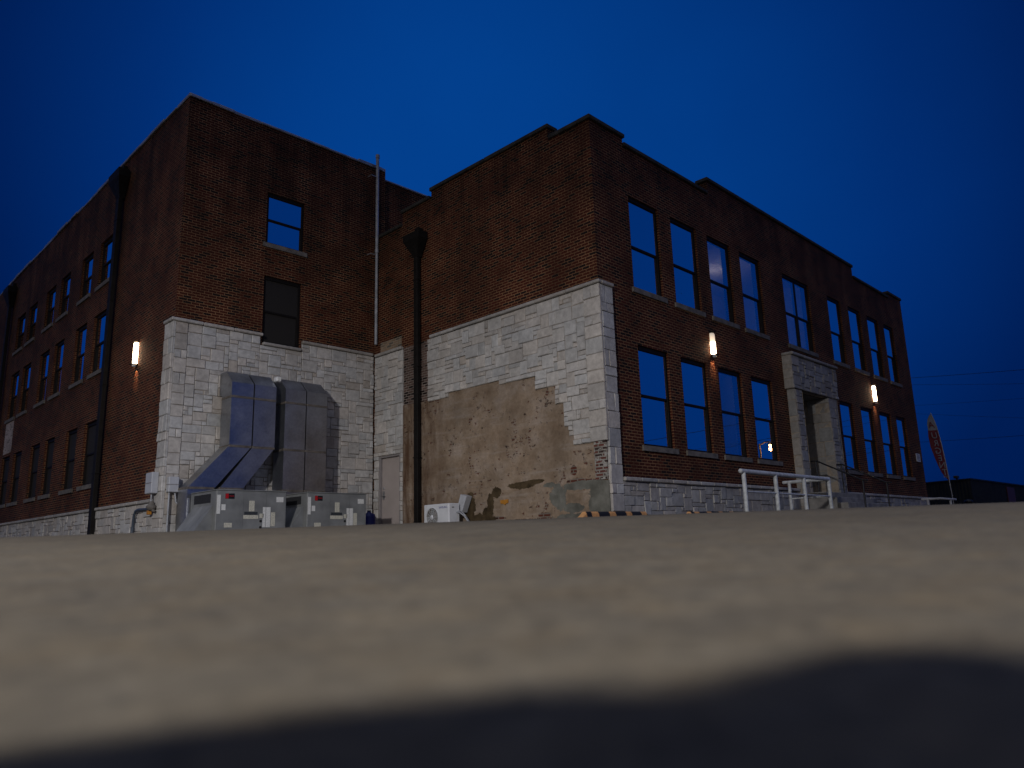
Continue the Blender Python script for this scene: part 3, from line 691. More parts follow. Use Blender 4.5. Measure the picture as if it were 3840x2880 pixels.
vp.build('vent_pipe', M['pipe_grey'], bld)

# ================================================================== WALL LAMPS
def mk_lens(name, top):
    t = MT(name); g_ = t.sep(t.vec('Generated'))[2]
    e = t.ramp(g_, [(0.0, 1.0), (0.45, 1.0), (0.60, 0.06 if top < 1 else 1.0), (1.0, top)]); t.set(col=(0.8, 0.78, 0.74), rough=0.35)
    t.l.new(t.mix((1.0, 0.72, 0.46), e, 1.0, 'MULTIPLY'), t.b.inputs['Emission Color']); t.b.inputs['Emission Strength'].default_value = 18; return t.m
M['lens'] = mk_lens('lit_diffuser', 1.0); M['lens_half'] = mk_lens('half_lit_diffuser', 0.012)
def wall_lamp(loc, rot, lens, label):
    o = thing('wall_lamp', (0, 0, 0), label, 'wall lamp', 'lit cylinder lamps on the brick walls')
    p = MB(); p.box((-0.07, -0.022, -.30), (0.07, 0.0, .31), bev=0.006); p.box((-.075, -.19, -.345), (.075, 0.0, -.325), bev=.008); p.box((-.06, -.15, .31), (.06, 0.0, .33), bev=.006); p.build('back_plate', M['frame'], o)
    d = MB(); n = 14; V = []; pr = [(-.305, .070), (-.28, .080), (.24, .080), (.28, .066), (.29, .04)]
    for z, r_ in pr:
        for k in range(n+1):
            a = math.pi*k/n; V.append((-r_*math.cos(a), -.024-1.25*r_*math.sin(a)*(1+0.02*(k % 2)), z))
    F = [(i*(n+1)+k, i*(n+1)+k+1, (i+1)*(n+1)+k+1, (i+1)*(n+1)+k) for i in range(len(pr)-1) for k in range(n)]
    d.grid(V, F, smooth=True); d.face([V[k] for k in range(n+1)][::-1]); d.face([V[-n-1+k] for k in range(n+1)])
    d.build('diffuser', lens, o)
    c = MB(); c.lathe((0, -.08, -.40), [(.0, 0), (.035, .0), (.055, .025), (.06, .05)], n=14); c.build('finial', M['white_plastic'], o)
    ld = bpy.data.lights.new('lamp_glow', 'SPOT'); ld.energy = 60; ld.color = (1.0, 0.55, 0.28); ld.spot_size = R(58); ld.spot_blend = 0.7; ld.shadow_soft_size = 0.03
    lo = bpy.data.objects.new('lamp_glow', ld); COL.objects.link(lo); lo.parent = o; lo.location = (0, -0.13, -0.36); lo.rotation_euler = (R(30), 0, 0)
    o.location = loc; o.rotation_euler = (0, 0, rot)
    return o
wall_lamp((W, 11.33, 4.92), -math.pi/2, M['lens'], 'lit white cylinder lamp on the long left wall')
wall_lamp((4.86, 0, 4.66), 0, M['lens_half'], 'half lit cylinder lamp above the left group of front windows, dim at its top')
wall_lamp((16.70, 0, 4.70), 0, M['lens'], 'lit cylinder lamp above the windows right of the stone entry')

# ================================================================== HVAC
def text_part(txt, size, name, mat, parent, fn, depth=0.002):
    cu_ = bpy.data.curves.new('lettering', 'FONT'); cu_.body = txt; cu_.size = size; cu_.extrude = depth; cu_.align_x = 'CENTER'; cu_.align_y = 'CENTER'
    ob = bpy.data.objects.new('lettering', cu_); COL.objects.link(ob)
    me = bpy.data.meshes.new_from_object(ob.evaluated_get(bpy.context.evaluated_depsgraph_get()))
    bpy.data.objects.remove(ob); bpy.data.curves.remove(cu_)
    mb_ = MB(); mb_.grid([fn(v.co) for v in me.vertices], [tuple(p.vertices) for p in me.polygons]); bpy.data.meshes.remove(me)
    return mb_.build(name, mat, parent)
def hvac(x0, duct_up, duct_low, label):
    x1, y0, y1, z0, z1 = x0+1.70, 6.50, 7.90, -0.18, 0.84
    o = thing('packaged_air_unit', (x0, y0, -0.2), label, 'air unit', 'packaged air units under the wall ducts')
    c = MB(); c.box((x0, y0, z0), (x1, y1, z1), bev=0.015); c.box((x0-.012, y0-.012, z1-.0), (x1+.012, y1, z1+.025), bev=.008)
    c.box((x0+.62, y0-.006, z0+.02), (x0+.628, y0, z1-.02)); c.box((x0+1.18, y0-.006, z0+.02), (x0+1.188, y0, z1-.02)); c.build('cabinet', M['cabinet'], o)
    b = MB(); b.box((x0+.02, y0+.02, z0-.05), (x1-.02, y1-.05, z0)); b.build('base_rail', M['cabinet_dark'], o)
    h = MB(); h.prism([(x0-.001, y0+.16, .52), (x0-.46, y0+.16, z0+.03), (x0-.001, y0+.16, z0+.03)], (0, 1.05, 0)); h.build('rain_hood', M['cabinet'], o)
    gl = MB(); gl.box((x0-.004, y0+.30, .58), (x0+.002, y0+1.2, .78)); gl.build('grille', M['cabinet_dark'], o)
    lb = MB(); lb.box((x0+.20, y0-.004, .655), (x0+.415, y0-.0005, .775)); em = lb.build('nameplate', M['black'], o)
    q = MB(); q.box((x0+.205, y0-.006, .66), (x0+.275, y0-.0035, .77), bev=.001); q.build('emblem', M['red'], em)
    text_part('TRANE', 0.045, 'lettering', M['red'], em, lambda v: (x0+.345+v.x*.8, y0-.006-v.z*.4, .715+v.y))
    def lab(a, b_, c_, d_, m): s_ = MB(); s_.box((x0+a, y0-.003, c_), (x0+b_, y0-.0005, d_)); s_.build('sticker', M[m], o)
    lab(.015, .095, .32, .74, 'sticker_white'); lab(.12, .215, .40, .53, 'sticker_white'); lab(.77, .90, .38, .62, 'sticker'); lab(.66, .98, .30, .37, 'sticker_dark')
    lab(.64, 1.0, .21, .295, 'sticker'); lab(1.03, 1.13, .23, .33, 'sticker'); lab(1.11, 1.30, .02, .48, 'sticker_white'); lab(1.315, 1.42, .04, .36, 'sticker'); lab(1.44, 1.62, .60, .72, 'sticker_white'); lab(.20, .38, .02, .12, 'sticker')
    for z in (.02, .16):
        k = MB(); k.lathe((x0+1.06, y0, z), [(.028, 0), (.028, -.012), (.0, -.014)], 'y', 12); k.build('knob', M['black'], o)
    yb, yf, yw = 8.56, 8.0, L-.02
    for (ua, ub), (la, lb_) in zip(duct_up, duct_low):
        d = MB()
        def sect(z, a, b_): return [(a, yf, z), (b_, yf, z), (b_, yb, z), (a, yb, z)]
        lv = [sect(-.1, la, lb_), sect(1.0, la, lb_), sect(2.07, ua, ub), sect(3.30, ua, ub), sect(3.40, ua, ub)]
        V = [p for s_ in lv for p in s_]; F = [(4*i+k_, 4*i+(k_+1) % 4, 4*i+4+(k_+1) % 4, 4*i+4+k_) for i in range(4) for k_ in range(4)]
        d.grid(V, F)
        d.prism([(ua, yf, 3.401), (ua, yf, 3.70), (ua, yf+.36, 4.03), (ua, yw-.07, 4.03), (ua, yw-.07, 3.45), (ua, yb, 3.401)], (ub-ua, 0, 0))
        d.box((la+.02, y1+.02, .2), (lb_-.02, yf, .75))
        do = d.build('duct', M['galv'], o)
        def collar(z, a, b_):
            f = MB(); f.box((a-.006, yf-.008, z-.03), (b_+.006, yb+.008, z+.03), bev=.003); f.build('flange', M['flange'], do)
        collar(2.07, ua, ub); collar(3.33, ua, ub); collar(1.0, la, lb_)
        s_ = MB(); s_.tube([(ua+.02, yf+.3, 3.7), (ua+.02, yw, 3.7)], .012, 6); s_.build('strap', M['flange'], do)
    return o
hvac(-5.777, [(-4.87, -4.29), (-4.255, -3.66)], [(-5.83, -5.19), (-5.06, -4.48)], 'left grey packaged air unit with two ducts slanting up the wall')
hvac(-3.52, [(-3.39, -2.785), (-2.755, -2.13)], [(-3.39, -2.785), (-2.755, -2.13)], 'right grey packaged air unit with two straight upright ducts')
# small flood light between the two pairs of ducts
o = thing('flood_light', (-3.53, 8.2, 3.9), 'small white flood light fixed between the tops of the ducts', 'flood light')
p = MB(); p.box((-3.60, 8.12, 3.90), (-3.46, 8.30, 4.03), bev=.02); p.tube([(-3.53, 8.25, 3.95), (-3.53, L-.06, 3.95)], .02, 8); p.build('housing', M['white_plastic'], o)
p = MB(); p.box((-3.585, 8.105, 3.915), (-3.475, 8.121, 4.015), bev=.006); p.build('lens', M['sticker_white'], o)
# blue drum beside the right unit
o = thing('plastic_drum', (-0.98, 7.6, -0.15), 'small blue plastic drum between the right air unit and the door', 'drum')
p = MB(); p.lathe((-0.98, 7.6, -0.15), [(.0, 0), (.17, 0), (.185, .03), (.185, .2), (.195, .22), (.185, .24), (.185, .46), (.16, .54), (.06, .58), (.06, .61), (.0, .61)], n=22); p.build('body', M['blue_plastic'], o)
p = MB(); p.lathe((-0.98, 7.6, .46), [(.05, 0), (.05, .035), (.0, .035)], n=14); p.build('cap', M['black'], o)

# electric boxes at the corner, conduit, gas riser
def ebox(lo, hi, pipe, label, vert):
    o = thing('meter_box', lo, label, 'meter box'); p = MB(); p.box(lo, hi, bev=.015); p.build('enclosure', M['meter'], o)
    p = MB(); p.box((lo[0]-.012, lo[1]-.012 if vert == 'y' else lo[1]+.01, (lo[2]+hi[2])/2-.006), (hi[0]+.005, hi[1], (lo[2]+hi[2])/2+.006)); p.build('latch', M['door_frame'], o)
    p = MB()
    for pp in pipe: p.tube(pp, .022, 8)
    p.build('conduit', M['pipe_grey'], o); return o
ebox((W-.25, 8.92, 0.92), (W-.085, 9.34, 1.43), [[(W-.17, 9.1, .94), (W-.17, 9.1, .70), (W-.17, 9.1, .55)]], 'light grey electric box on the left face of the stone corner', 'x')
ebox((W+.02, L-.26, 0.93), (W+.26, L-.085, 1.30), [[(W+.07, L-.17, .95), (W+.07, L-.17, -.12)], [(W+.2, L-.17, .95), (W+.23, L-.2, .7), (W+.35, L-.25, .55), (W+.52, L-.25, .6), (W+.66, L-.3, .8)]], 'light grey electric box on the stone corner beside the left air unit', 'y')
o = thing('gas_meter', (W-.12, 9.6, -0.1), 'dark gas riser pipe bending to a small regulator with an orange valve', 'gas meter')
p = MB(); p.tube([(W-.13, 10.35, -.15), (W-.13, 10.35, .16)], .04, 10); p.tube([(W-.13, 10.35, .1), (W-.13, 10.3, .45), (W-.13, 10.22, .55), (W-.13, 10.05, .58), (W-.13, 9.25, .56)], .033, 10); p.build('pipe', M['gas'], o)
p = MB(); p.lathe((W-.17, 9.05, .60), [(.0, -.09), (.07, -.08), (.12, -.02), (.12, .02), (.06, .07), (.05, .13), (.0, .14)], 'z', 16); p.tube([(W-.15, 9.25, .56), (W-.16, 8.9, .50)], .03, 8); p.build('regulator', M['sill'], o)
p = MB(); p.box((W-.21, 9.10, .42), (W-.13, 9.24, .52), bev=.01); p.build('valve', M['orange'], o)

# ================================================================== MINI SPLIT CONDENSER
o = thing('condenser_unit', (-0.65, 5.05, -0.12), 'small white air conditioner condenser with a round fan, below the plastered wall', 'condenser')
x0, x1, y0, y1, z0, z1 = -.66, -.30, 4.57, 5.58, -.06, .53
p = MB(); p.box((x0, y0, z0), (x1, y1, z1), bev=.02)
for y in (4.75, 5.40): p.box((x0+.02, y-.04, -.14), (x1-.02, y+.04, z0))
p.build('casing', M['white_plastic'], o)
p = MB(); yc, zc, rr = 5.24, .205, .245
p.lathe((x0, yc, zc), [(rr, -.001), (rr+.012, -.012), (rr-.004, -.014), (rr-.014, -.003)], 'x', 36)
for q in (.06, .11, .155, .20): p.lathe((x0-.012, yc, zc), [(q-.003, 0), (q, -.004), (q+.003, 0), (q, .004), (q-.003, 0)], 'x', 30)
for k in range(12):
    a = math.pi*2*k/12; p.tube([(x0-.010, yc+.03*math.cos(a), zc+.03*math.sin(a)), (x0-.010, yc+rr*math.cos(a), zc+rr*math.sin(a))], .003, 5)
p.build('fan_guard', M['white_plastic'], o)
p = MB(); p.lathe((x0-.001, yc, zc), [(rr-.01, 0), (.0, -.0005)], 'x', 30); bk = p.build('fan_well', M['cabinet'], o)
p = MB(); p.lathe((x0-.004, yc, zc), [(.055, 0), (.05, -.012), (.0, -.018)], 'x', 18); p.build('hub', M['white_plastic'], o)
p = MB()
for k in range(3):
    a0 = 2*math.pi*k/3; P_ = []
    for q in range(9): a = a0+1.5*q/8; P_.append((x0-.004-.004*q/8, yc+(rr-.02)*math.cos(a), zc+(rr-.02)*math.sin(a)))
    for q in range(8, -1, -1): a = a0+.5+.6*q/8; P_.append((x0-.004-.004*q/8, yc+.05*math.cos(a), zc+.05*math.sin(a)))
    for q in range(8): p.face([P_[q], P_[q+1], P_[16-q], P_[17-q]])
p.build('fan_blade', M['flange'], o)
text_part('SAMSUNG', 0.072, 'lettering', M['blue_print'], o, lambda v: (x0-.001-v.z, 4.80-v.x, .435+v.y))
p = MB(); p.tube([(-.40, y0, .30), (-.40, y0-.10, .30), (-.36, y0-.25, .2), (-.3, y0-.34, .03), (-.26, y0-.40, -.15)], .022, 8); p.tube([(-.34, y0, .34), (-.33, y0-.09, .33), (-.29, y0-.2, .22), (-.2, y0-.3, .0), (-.2, y0-.33, -.15)], .014, 8); p.build('refrigerant_line', M['pipe_grey'], o)
p = MB(); p.prism([(-.24, 4.60, .76), (-.24, 4.36, .70), (-.24, 4.56, .30), (-.24, 4.76, .36)], (.18, 0, 0)); p.build('line_cover', M['meter'], o)
p = MB(); p.box((x0+.1, y0-.004, .42), (x0+.17, y0-.0005, .44)); p.build('vent_slot', M['black'], o)

# ================================================================== WHEEL STOPS
def wheel_stop(xa, xb, y, label):
    zb = ground_z((xa+xb)/2, y)-.005; n = xb-xa
    o = thing('wheel_stop', ((xa+xb)/2, y, zb), label, 'wheel stop', 'black and yellow wheel stops in front of the building')
    br = [0, .083, .149, .245, .394, .485, .635, .718, .863, .945, 1.0]
    zA, zB = ground_z(xa, y)-.004, ground_z(xb, y)-.004
    def sec(t):
        x = xa+n*t; h = .12*min(1, t/.083, (1-t)/.055); h = max(h, .004); z = zA+(zB-zA)*t
        return [(x, y-.075, z), (x, y-.055, z+h*.75), (x, y-.03, z+h), (x, y+.03, z+h), (x, y+.055, z+h*.75), (x, y+.075, z)]
    for m_, nm in ((0, 'yellow_band'), (1, 'black_block')):
        p = MB()
        for i in range(10):
            if i % 2 != m_: continue
            A, B = sec(br[i]), sec(br[i+1])
            for k in range(5): p.face([A[k], B[k], B[k+1], A[k+1]])
            p.face(A); p.face(B[::-1])
        p.build(nm, M['yellow'] if m_ == 0 else M['rubber'], o)
wheel_stop(-4.06, -2.21, -2.5, 'black and yellow wheel stop in front of the plastered wall corner')
wheel_stop(-1.06, .75, -2.5, 'black and yellow wheel stop in front of the first front windows')

# ================================================================== RAILINGS
o = thing('white_pipe_railing', (2.98, -1.6, 0), 'white pipe railing turning a corner left of the stone entry', 'railing')
yr = -1.6; xs = [2.98, 4.55, 6.14, 7.70]; zt = .965
p = MB(); p.tube([(2.84, yr, zt), (7.72, yr, zt)], .052, 14); p.lathe((2.845, yr, zt), [(.0, -.045), (.035, -.038), (.052, 0)], 'x', 14); p.tube([(7.70, yr, zt), (7.70, -.30, zt)], .045, 12); p.build('top_rail', M['white_rail'], o)
for x in xs:
    p = MB(); p.tube([(x, yr, ground_z(x, yr)-.03), (x, yr, zt)], .05, 12); p.build('post', M['white_rail'], o)
p = MB(); p.tube([(7.70, -.48, -.2), (7.70, -.48, zt)], .046, 12); p.build('post', M['white_rail'], o)
p = MB(); p.tube([(2.98, yr, .50), (7.70, yr, .50)], .022, 10); p.tube([(7.70, yr, .50), (7.70, -.48, .50)], .022, 10); p.build('mid_rail', M['white_rail'], o)
def stair_rail(x, label):
    o = thing('stair_handrail', (x, -1.7, 0), label, 'handrail', 'black handrails of the entry steps')
    p = MB(); p.tube([(x, -.24, 1.70), (x, -.42, 1.70), (x, -1.70, 1.02), (x, -1.86, 1.0)], .024, 10); p.build('top_rail', M['black_rail'], o)
    p = MB(); p.tube([(x, -1.72, ground_z(x, -1.72)-.03), (x, -1.72, 1.0)], .026, 10); p.build('post', M['black_rail'], o)
    p = MB(); p.tube([(x, -.40, .70), (x, -.40, 1.70)], .022, 10); p.build('post', M['black_rail'], o)
stair_rail(9.85, 'black sloping handrail on the left side of the entry steps'); stair_rail(11.80, 'black sloping handrail on the right side of the entry steps')
# low white rail near the far end of the front
o = thing('low_white_rail', (17.3, -1.8, .1), 'low white pipe rail near the far corner of the building', 'railing')
cA, cB, cC = Vector((17.15, -1.66, .635)), Vector((17.15, -1.05, .635)), Vector((19.1, -1.66, .635))
p = MB(); p.tube([cB, cA, cC], .04, 10); M['dull_rail'] = flat('weathered_rail_paint', (0.34, 0.34, 0.37), 0.6, 0, .25, 5); p.build('top_rail', M['dull_rail'], o)
for q in (cA+Vector((.0, .40, 0)), cA+Vector((1.25, 0, 0))):
    p = MB(); p.tube([(q.x, q.y, ground_z(q.x, q.y)-.05), (q.x, q.y, .635)], .045, 10); p.build('post', M['dull_rail'], o)

# ================================================================== FEATHER BANNER
o = thing('feather_banner', (25.45, .10, ground_z(25.45, .1)), 'red feather banner with mirrored white URGENT lettering, leaning on a curved pole', 'banner')
Fb, Ft = Vector((25.42, .10, .55)), Vector((24.27, .05, 4.87))
side = Vector((0.62, -0.785, 0)); side.normalize()         # to the right as seen from the lot
def spine(t):      # the pole, bowed at the top
    b_ = Vector((25.45, .08, .40))*(1-t) + Vector((25.05, .02, 4.2))*t
    return b_
pole_pts = []
KP = [(25.45, .60), (25.36, 1.2), (25.24, 1.75), (25.13, 2.4), (25.05, 3.0), (24.98, 3.5), (24.88, 3.95), (24.70, 4.35), (24.48, 4.68), (24.27, 4.87)]
def at_px(x, z):   # x measured along the sight-normal direction
    s_ = (x-25.45)/0.62*0.62
    return Vector((25.45, .10, z)) + side*((x-25.45)/0.62*0.75)
KP = [Vector((25.45, .10, 0)) + side*(s_*.45) + Vector((0, 0, z)) for s_, z in
      [(.0, .55), (-.06, 1.2), (-.11, 1.70), (-.17, 2.3), (-.25, 2.9), (-.34, 3.4), (-.45, 3.85), (-.58, 4.25), (-.78, 4.62), (-.98, 4.88)]]
def kp(z):
    for a, b in zip(KP, KP[1:]):
        if a.z <= z <= b.z: return a + (b-a)*((z-a.z)/(b.z-a.z))
    return KP[-1]
p = MB(); p.tube([(KP[0].x, KP[0].y, ground_z(25.4, .1)-.05)] + KP, .02, 8); p.build('pole', M['flashing'], o)
LEFT = [(1.70, .0), (1.9, .16), (2.1, .27), (2.4, .36), (2.8, .44), (3.3, .50), (3.8, .47), (4.10, .40), (4.35, .36), (4.6, .25), (4.80, .08)]
def fl(t, z):
    for (z0_, w0), (z1_, w1) in zip(LEFT, LEFT[1:]):
        if z0_ <= z <= z1_: wd = w0+(w1-w0)*(z-z0_)/(z1_-z0_); break
    else: wd = .05
    q = kp(z) - side*(wd*t); q += side.cross(Vector((0, 0, 1)))*(.03*math.sin(3*t+z*2)*t); return q
M['flag_red'] = flat('red_nylon', (0.10, 0.006, 0.012), 0.7, 0, 0.12, 3); M['flag_white'] = flat('white_nylon', (0.19, 0.185, 0.20), 0.7, 0, 0.1, 3)
zs = [1.70+.08*i for i in range(40) if 1.70+.08*i <= 4.80]; nt_ = 6; fb = side.cross(Vector((0, 0, 1))).normalized()
for nm, m_, lo, hi in (('banner_cloth', 'flag_red', 1.7, 4.06), ('banner_top', 'flag_white', 4.06, 4.82)):
    zz = [z for z in zs if lo-.001 <= z <= hi] + [hi if hi < 4.8 else 4.79]
    if lo > 2: zz = [lo] + zz
    p = MB()
    for sgn in (0.004, -0.004):
        V = [fl(k/nt_, z)+fb*sgn for z in zz for k in range(nt_+1)]
        F = [(i*(nt_+1)+k, i*(nt_+1)+k+1, (i+1)*(nt_+1)+k+1, (i+1)*(nt_+1)+k) for i in range(len(zz)-1) for k in range(nt_)]
        p.grid(V, [f if sgn > 0 else f[::-1] for f in F], smooth=True)
    cl_ = p.build(nm, M[m_], o)
    if m_ == 'flag_red': cloth = cl_
    else: clothw = cl_
toC = (CAM - Vector((25.2, 0, 3))); toC.z = 0; toC.normalize()
def flag_letter(ch, z, size, par, mat, tf=.5):
    c_ = fl(tf, z); up = (kp(z+.2)-kp(z-.2)).normalized() if z < 4.4 else Vector((-.3*side.x, -.3*side.y, .95)).normalized()
    text_part(ch, size, 'lettering', M[mat], par, lambda v: c_ - side*v.x*.95 + Vector(up)*v.y + toC*(.035+v.z))
for ch, z in zip('URGENT', (3.80, 3.44, 3.09, 2.75, 2.42, 2.10)): flag_letter(ch, z, .40, cloth, 'flag_white', .46 if z > 2.2 else .42)
flag_letter('CARE', 1.90, .13, cloth, 'flag_white', .42); flag_letter('A', 4.30, .42, clothw, 'flag_red', .55)

# ================================================================== FAR METAL SHED, POST, WIRES
rd = lambda x_, y_, d: CAM + (cf + cr*((x_-1920)/2811.0) - cu*((y_-1440)/2811.0))*d
def z7(X, Y): return 3380+X/4.81, 1750+Y/4.81
K = rd(*z7(1240, 235), 60); ZT = K.z; Kr = rd(*z7(2200, 355), 72); Kl = rd(*z7(445, 300), 63.5)
shd = thing('metal_shed', (K.x, K.y, 1.0), 'long low dark corrugated metal shed far beyond the building', 'shed')
er = (Kr-K); er.z = 0; er.normalize(); el = (Kl-K); el.z = 0; el.normalize(); LR, LL = 30.0, 22.0
p = MB()
def corr(o_, d, ln, nrm):
    n = int(ln/.30); V = []
    for i in range(n*4+1):
        s_ = ln*i/(n*4); off = (0, 0, .05, .05)[i % 4]; q = o_ + d*s_ + nrm*off; V += [(q.x, q.y, -.2), (q.x, q.y, ZT)]
    p.grid(V, [(2*i, 2*i+2, 2*i+3, 2*i+1) for i in range(n*4)])
nr = Vector((-er.y, er.x, 0)); nr = nr if nr.dot(CAM-K) > 0 else -nr; nl = Vector((-el.y, el.x, 0)); nl = nl if nl.dot(CAM-K) > 0 else -nl
corr(K, er, LR, nr); corr(K, el, LL, nl)
M['shed'] = flat('dark_shed_metal', (0.014, 0.016, 0.018), 0.7, 0.0, 0.3, 1.5, spec=.2); p.build('wall', M['shed'], shd)
p = MB(); q = [K+nr*.15+nl*.15, K+er*LR+nr*.15, K+er*LR+el*LL, K+el*LL+nl*.15]; p.prism([(a.x, a.y, ZT) for a in q], (0, 0, .12)); p.build('roof', M['shed'], shd)
p = MB(); a = K+er*10.6+nr*.06; b = K+er*13.2+nr*.06; p.prism([(a.x, a.y, .9), (b.x, b.y, .9), (b.x, b.y, ZT-.25), (a.x, a.y, ZT-.25)], nr*.06); p.build('door', flat('rust_door', (0.07, 0.018, 0.016), 0.6), shd)
pl_ = rd(*z7(1000, 215), 60.6); p = MB(); p.tube([(pl_.x, pl_.y, ZT), (pl_.x, pl_.y, pl_.z)], .06, 8); p.box((pl_.x-.35, pl_.y-.15, pl_.z), (pl_.x+.2, pl_.y+.15, pl_.z+.22), bev=.03); p.build('roof_lamp', M['black'], shd)
b0 = rd(*z7(1215, 640), 45); o = thing('short_post', (b0.x, b0.y, ground_z(b0.x, b0.y)), 'short dark post on the lot in front of the far shed', 'post')
p = MB(); zb = ground_z(b0.x, b0.y)-.03; p.lathe((b0.x, b0.y, zb), [(.28, 0), (.28, .15), (.2, .18), (.19, b0.z-zb-.05), (.25, b0.z-zb), (.2, b0.z-zb+.12), (.0, b0.z-zb+.18)], n=14); p.build('body', M['black'], o)
def z5b(X, Y): return 3100+X/2.37, 1250+Y/2.37
WIRES = [((760, 415), (1754, 320), .035), ((790, 475), (1754, 445), .022), ((800, 660), (1754, 575), .018), ((840, 735), (1754, 750), .018), ((850, 985), (1754, 905), .028)]
wl = ['topmost power line in the sky right of the building', 'second power line from the top right of the building', 'third power line from the top, behind the banner tip', 'fourth power line from the top, crossing behind the white banner top', 'lowest power line, crossing behind the red banner']
ends = []
for (a, b, r_), lb in zip(WIRES, wl):
    A, B = rd(*z5b(*a), 52), rd(*z5b(*b), 43); d = B-A; A2, B2 = A-d*.55, B+d*3.0; ends.append((A2, B2))
    pts = [A2+(B2-A2)*(i/24) - Vector((0, 0, .35*4*(i/24)*(1-i/24)-.30)) for i in range(25)]
    o = MB(); o.tube(pts, r_*.42, 6); wo = o.build('power_line', M['black']); tag(wo, lb, 'power line', 'power lines right of the building')
for e, lb in ((0, 'wooden utility pole hidden behind the building end'), (1, 'wooden utility pole at the right end of the power lines')):
    c_ = sum((q[e] for q in ends), Vector())/5; zt_ = max(q[e].z for q in ends)+.6
    o = thing('utility_pole', (c_.x, c_.y, ground_z(c_.x, c_.y)), lb, 'utility pole')
    p = MB(); p.tube([(c_.x, c_.y, ground_z(c_.x, c_.y)-.3), (c_.x, c_.y, zt_)], [.17, .12], 10); p.build('pole', M['sill'], o)
    p = MB(); 
    for q in ends: p.tube([(c_.x, c_.y, q[e].z+.3-.01), tuple(q[e]+Vector((0, 0, .30)))], .03, 6)
    p.build('crossarm', M['sill'], o)

# ================================================================== STREET LAMPS (two outside the frame light the lot, one is seen in a window)
def street_lamp(head, arm, pole_xy, label, col, emit, energy=0, spot=None, blend=.6, soft=.15, aim=(0, 0, -1), arm_r=.04, ls=1.0):
    h = Vector(head); px, py = pole_xy; zg = ground_z(px, py)
    o = thing('street_lamp', (px, py, zg), label, 'street lamp', 'street lamps around the lot')
    p = MB(); p.tube([(px, py, zg-.2), (px, py, h.z+.15)], [.11, .075], 12); p.build('pole', M['sill'], o)
    p = MB(); p.tube([(px, py, h.z+.05), ((px+h.x)/2, (py+h.y)/2, h.z+.22), (h.x, h.y, h.z+.20)], arm_r, 8); p.build('arm', M['sill'], o)
    p = MB(); p.lathe((h.x, h.y, h.z), [(.0, .24), (.10, .22), (.19, .12), (.20, .02), (.19, .0)], n=18); p.build('lamp_head', M['flashing'], o)
    t_ = MT('lamp_glass'); t_.set(col=(.8, .7, .5), rough=.4); t_.emit(col, emit)
    p = MB(); p.lathe((h.x, h.y, h.z), [(.17*ls, .0), (.16*ls, -.08*ls), (.10*ls, -.15*ls), (.0, -.17*ls)], n=18); p.build('lens', t_.m, o)
    if energy:
        ld = bpy.data.lights.new('lamp_light', 'SPOT' if spot else 'POINT'); ld.energy = energy; ld.color = col; ld.shadow_soft_size = soft
        if spot: ld.spot_size = R(spot); ld.spot_blend = blend
        lo = bpy.data.objects.new('lamp_light', ld); COL.objects.link(lo); lo.parent = o; lo.location = h - Vector((px, py, zg)) - Vector((0, 0, .22*ls+.13))
        if spot: lo.rotation_euler = Vector(aim).to_track_quat('-Z', 'Y').to_euler()
    return o
street_lamp((-22.3, -9.4, 7.4), None, (-23.8, -9.9), 'tall street lamp on the lot behind the photographer', (1.0, 0.975, 0.96), 30, 11600, 136, .62, .36, (.42, .40, -.82))
street_lamp((41.2, -15.9, 6.30), None, (41.0, -16.75), 'orange street lamp seen reflected in a front window', (1.0, 0.45, 0.12), 45, 110, arm_r=.055, ls=.85)

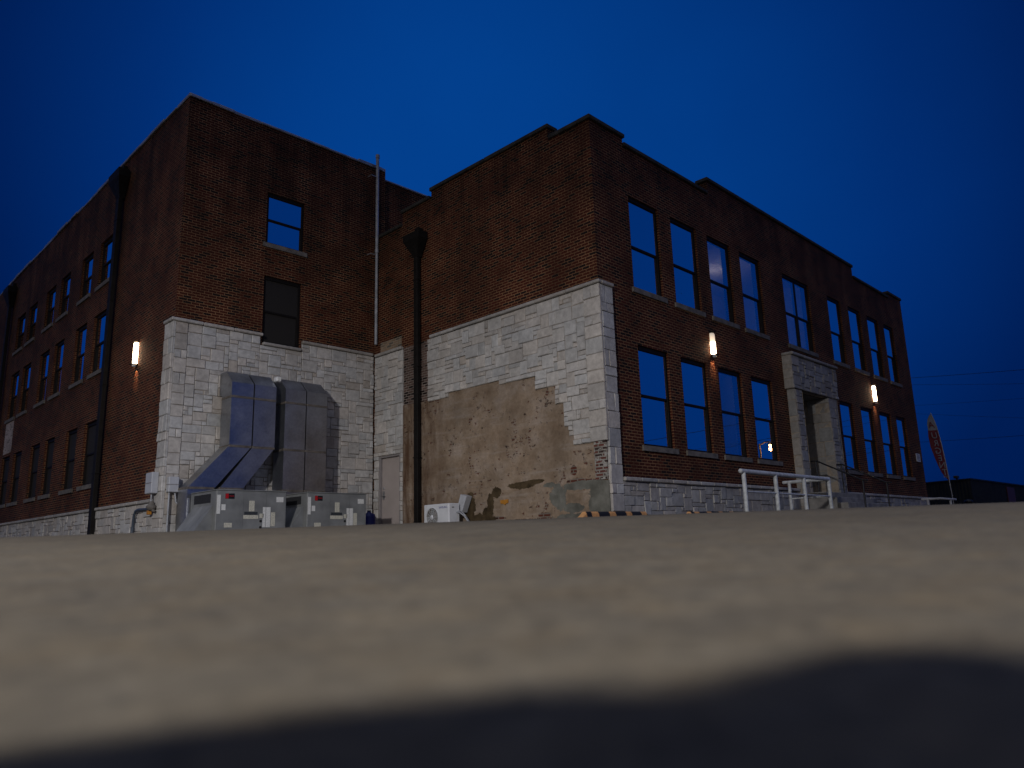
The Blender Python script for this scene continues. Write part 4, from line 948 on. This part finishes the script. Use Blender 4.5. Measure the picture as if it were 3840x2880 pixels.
# ================================================================== PHOTOGRAPHER crouching behind the camera (outside the frame; throws the shadow)
FW, RT = Vector((cf.x, cf.y, 0)).normalized(), Vector((cr.x, cr.y, 0)).normalized()
gz = ground_z(CAM.x-.8*FW.x, CAM.y-.8*FW.y)
ORG = Vector((CAM.x, CAM.y, gz)) - FW*0.455 - RT*0.485
ph = thing('person', ORG, 'crouching person in dark clothes behind the low camera, holding it near the ground', 'person')
def J(f, r_, u): return FW*f + RT*r_ + Vector((0, 0, u))
JT = {'pelvis': (J(-.10, 0, .34), .16), 'belly': (J(.04, .0, .48), .16), 'chest': (J(.20, .02, .66), .165), 'neck': (J(.28, .03, .71), .065), 'hd1': (J(.33, .04, .73), .078), 'hd2': (J(.35, .05, .72), .085), 'hd3': (J(.36, .05, .76), .058)}
for s_, nm in ((1, 'r'), (-1, 'l')):
    JT['sh'+nm] = (J(.30, .21*s_, .76), .085); JT['el'+nm] = (J(.49 if s_ > 0 else .44, .30*s_ if s_ > 0 else -.25, .52 if s_ > 0 else .46), .058); JT['wr'+nm] = (J(.49, .16*s_, .24), .034); JT['ha'+nm] = (J(.50, .20*s_+.0, .16), .036)
    JT['hip'+nm] = (J(-.08, .12*s_, .34), .10); JT['kn'+nm] = (J(.38, .27*s_, .44), .075); JT['an'+nm] = (J(.06, .24*s_, .09), .05); JT['to'+nm] = (J(.26, .26*s_, .05), .045)
E_ = [('pelvis', 'belly'), ('belly', 'chest'), ('chest', 'neck'), ('neck', 'hd1'), ('hd1', 'hd2'), ('hd2', 'hd3')]
for nm in 'rl': E_ += [('chest', 'sh'+nm), ('sh'+nm, 'el'+nm), ('el'+nm, 'wr'+nm), ('wr'+nm, 'ha'+nm), ('pelvis', 'hip'+nm), ('hip'+nm, 'kn'+nm), ('kn'+nm, 'an'+nm), ('an'+nm, 'to'+nm)]
# five short finger chains from each palm
for s_, nm in ((1, 'r'), (-1, 'l')):
    for k in range(5):
        a = (J(.525, (.24-.02*k)*s_, .13), .010); b = (J(.555-.006*abs(k-2), (.24-.022*k)*s_, .10), .009); c_ = (J(.555, (.235-.022*k)*s_, .07), .008)
        JT['f%s%da' % (nm, k)] = a; JT['f%s%db' % (nm, k)] = b; JT['f%s%dc' % (nm, k)] = c_
        E_ += [('ha'+nm, 'f%s%da' % (nm, k)), ('f%s%da' % (nm, k), 'f%s%db' % (nm, k)), ('f%s%db' % (nm, k), 'f%s%dc' % (nm, k))]
ks = list(JT); me = bpy.data.meshes.new('body'); me.from_pydata([tuple(JT[k][0]) for k in ks], [(ks.index(a), ks.index(b)) for a, b in E_], [])
bo = bpy.data.objects.new('body', me); COL.objects.link(bo); bo.parent = ph
sk = bo.modifiers.new('skin', 'SKIN'); sd = bo.modifiers.new('smooth', 'SUBSURF'); sd.levels = 1; sd.render_levels = 2
for i, k in enumerate(ks): me.skin_vertices[0].data[i].radius = (JT[k][1], JT[k][1]); me.skin_vertices[0].data[i].use_root = (k == 'pelvis')
me.materials.append(flat('dark_clothing', (0.03, 0.03, 0.035), 0.9))
hb = MB(); hc = ORG + J(.335, .05, .74)
hb.lathe(hc, [(.0, .11), (.06, .10), (.10, .055), (.112, 0), (.10, -.05), (.085, -.08)], n=16); hb.build('hair', flat('dark_hair', (0.02, 0.014, 0.01), 0.7), ph)
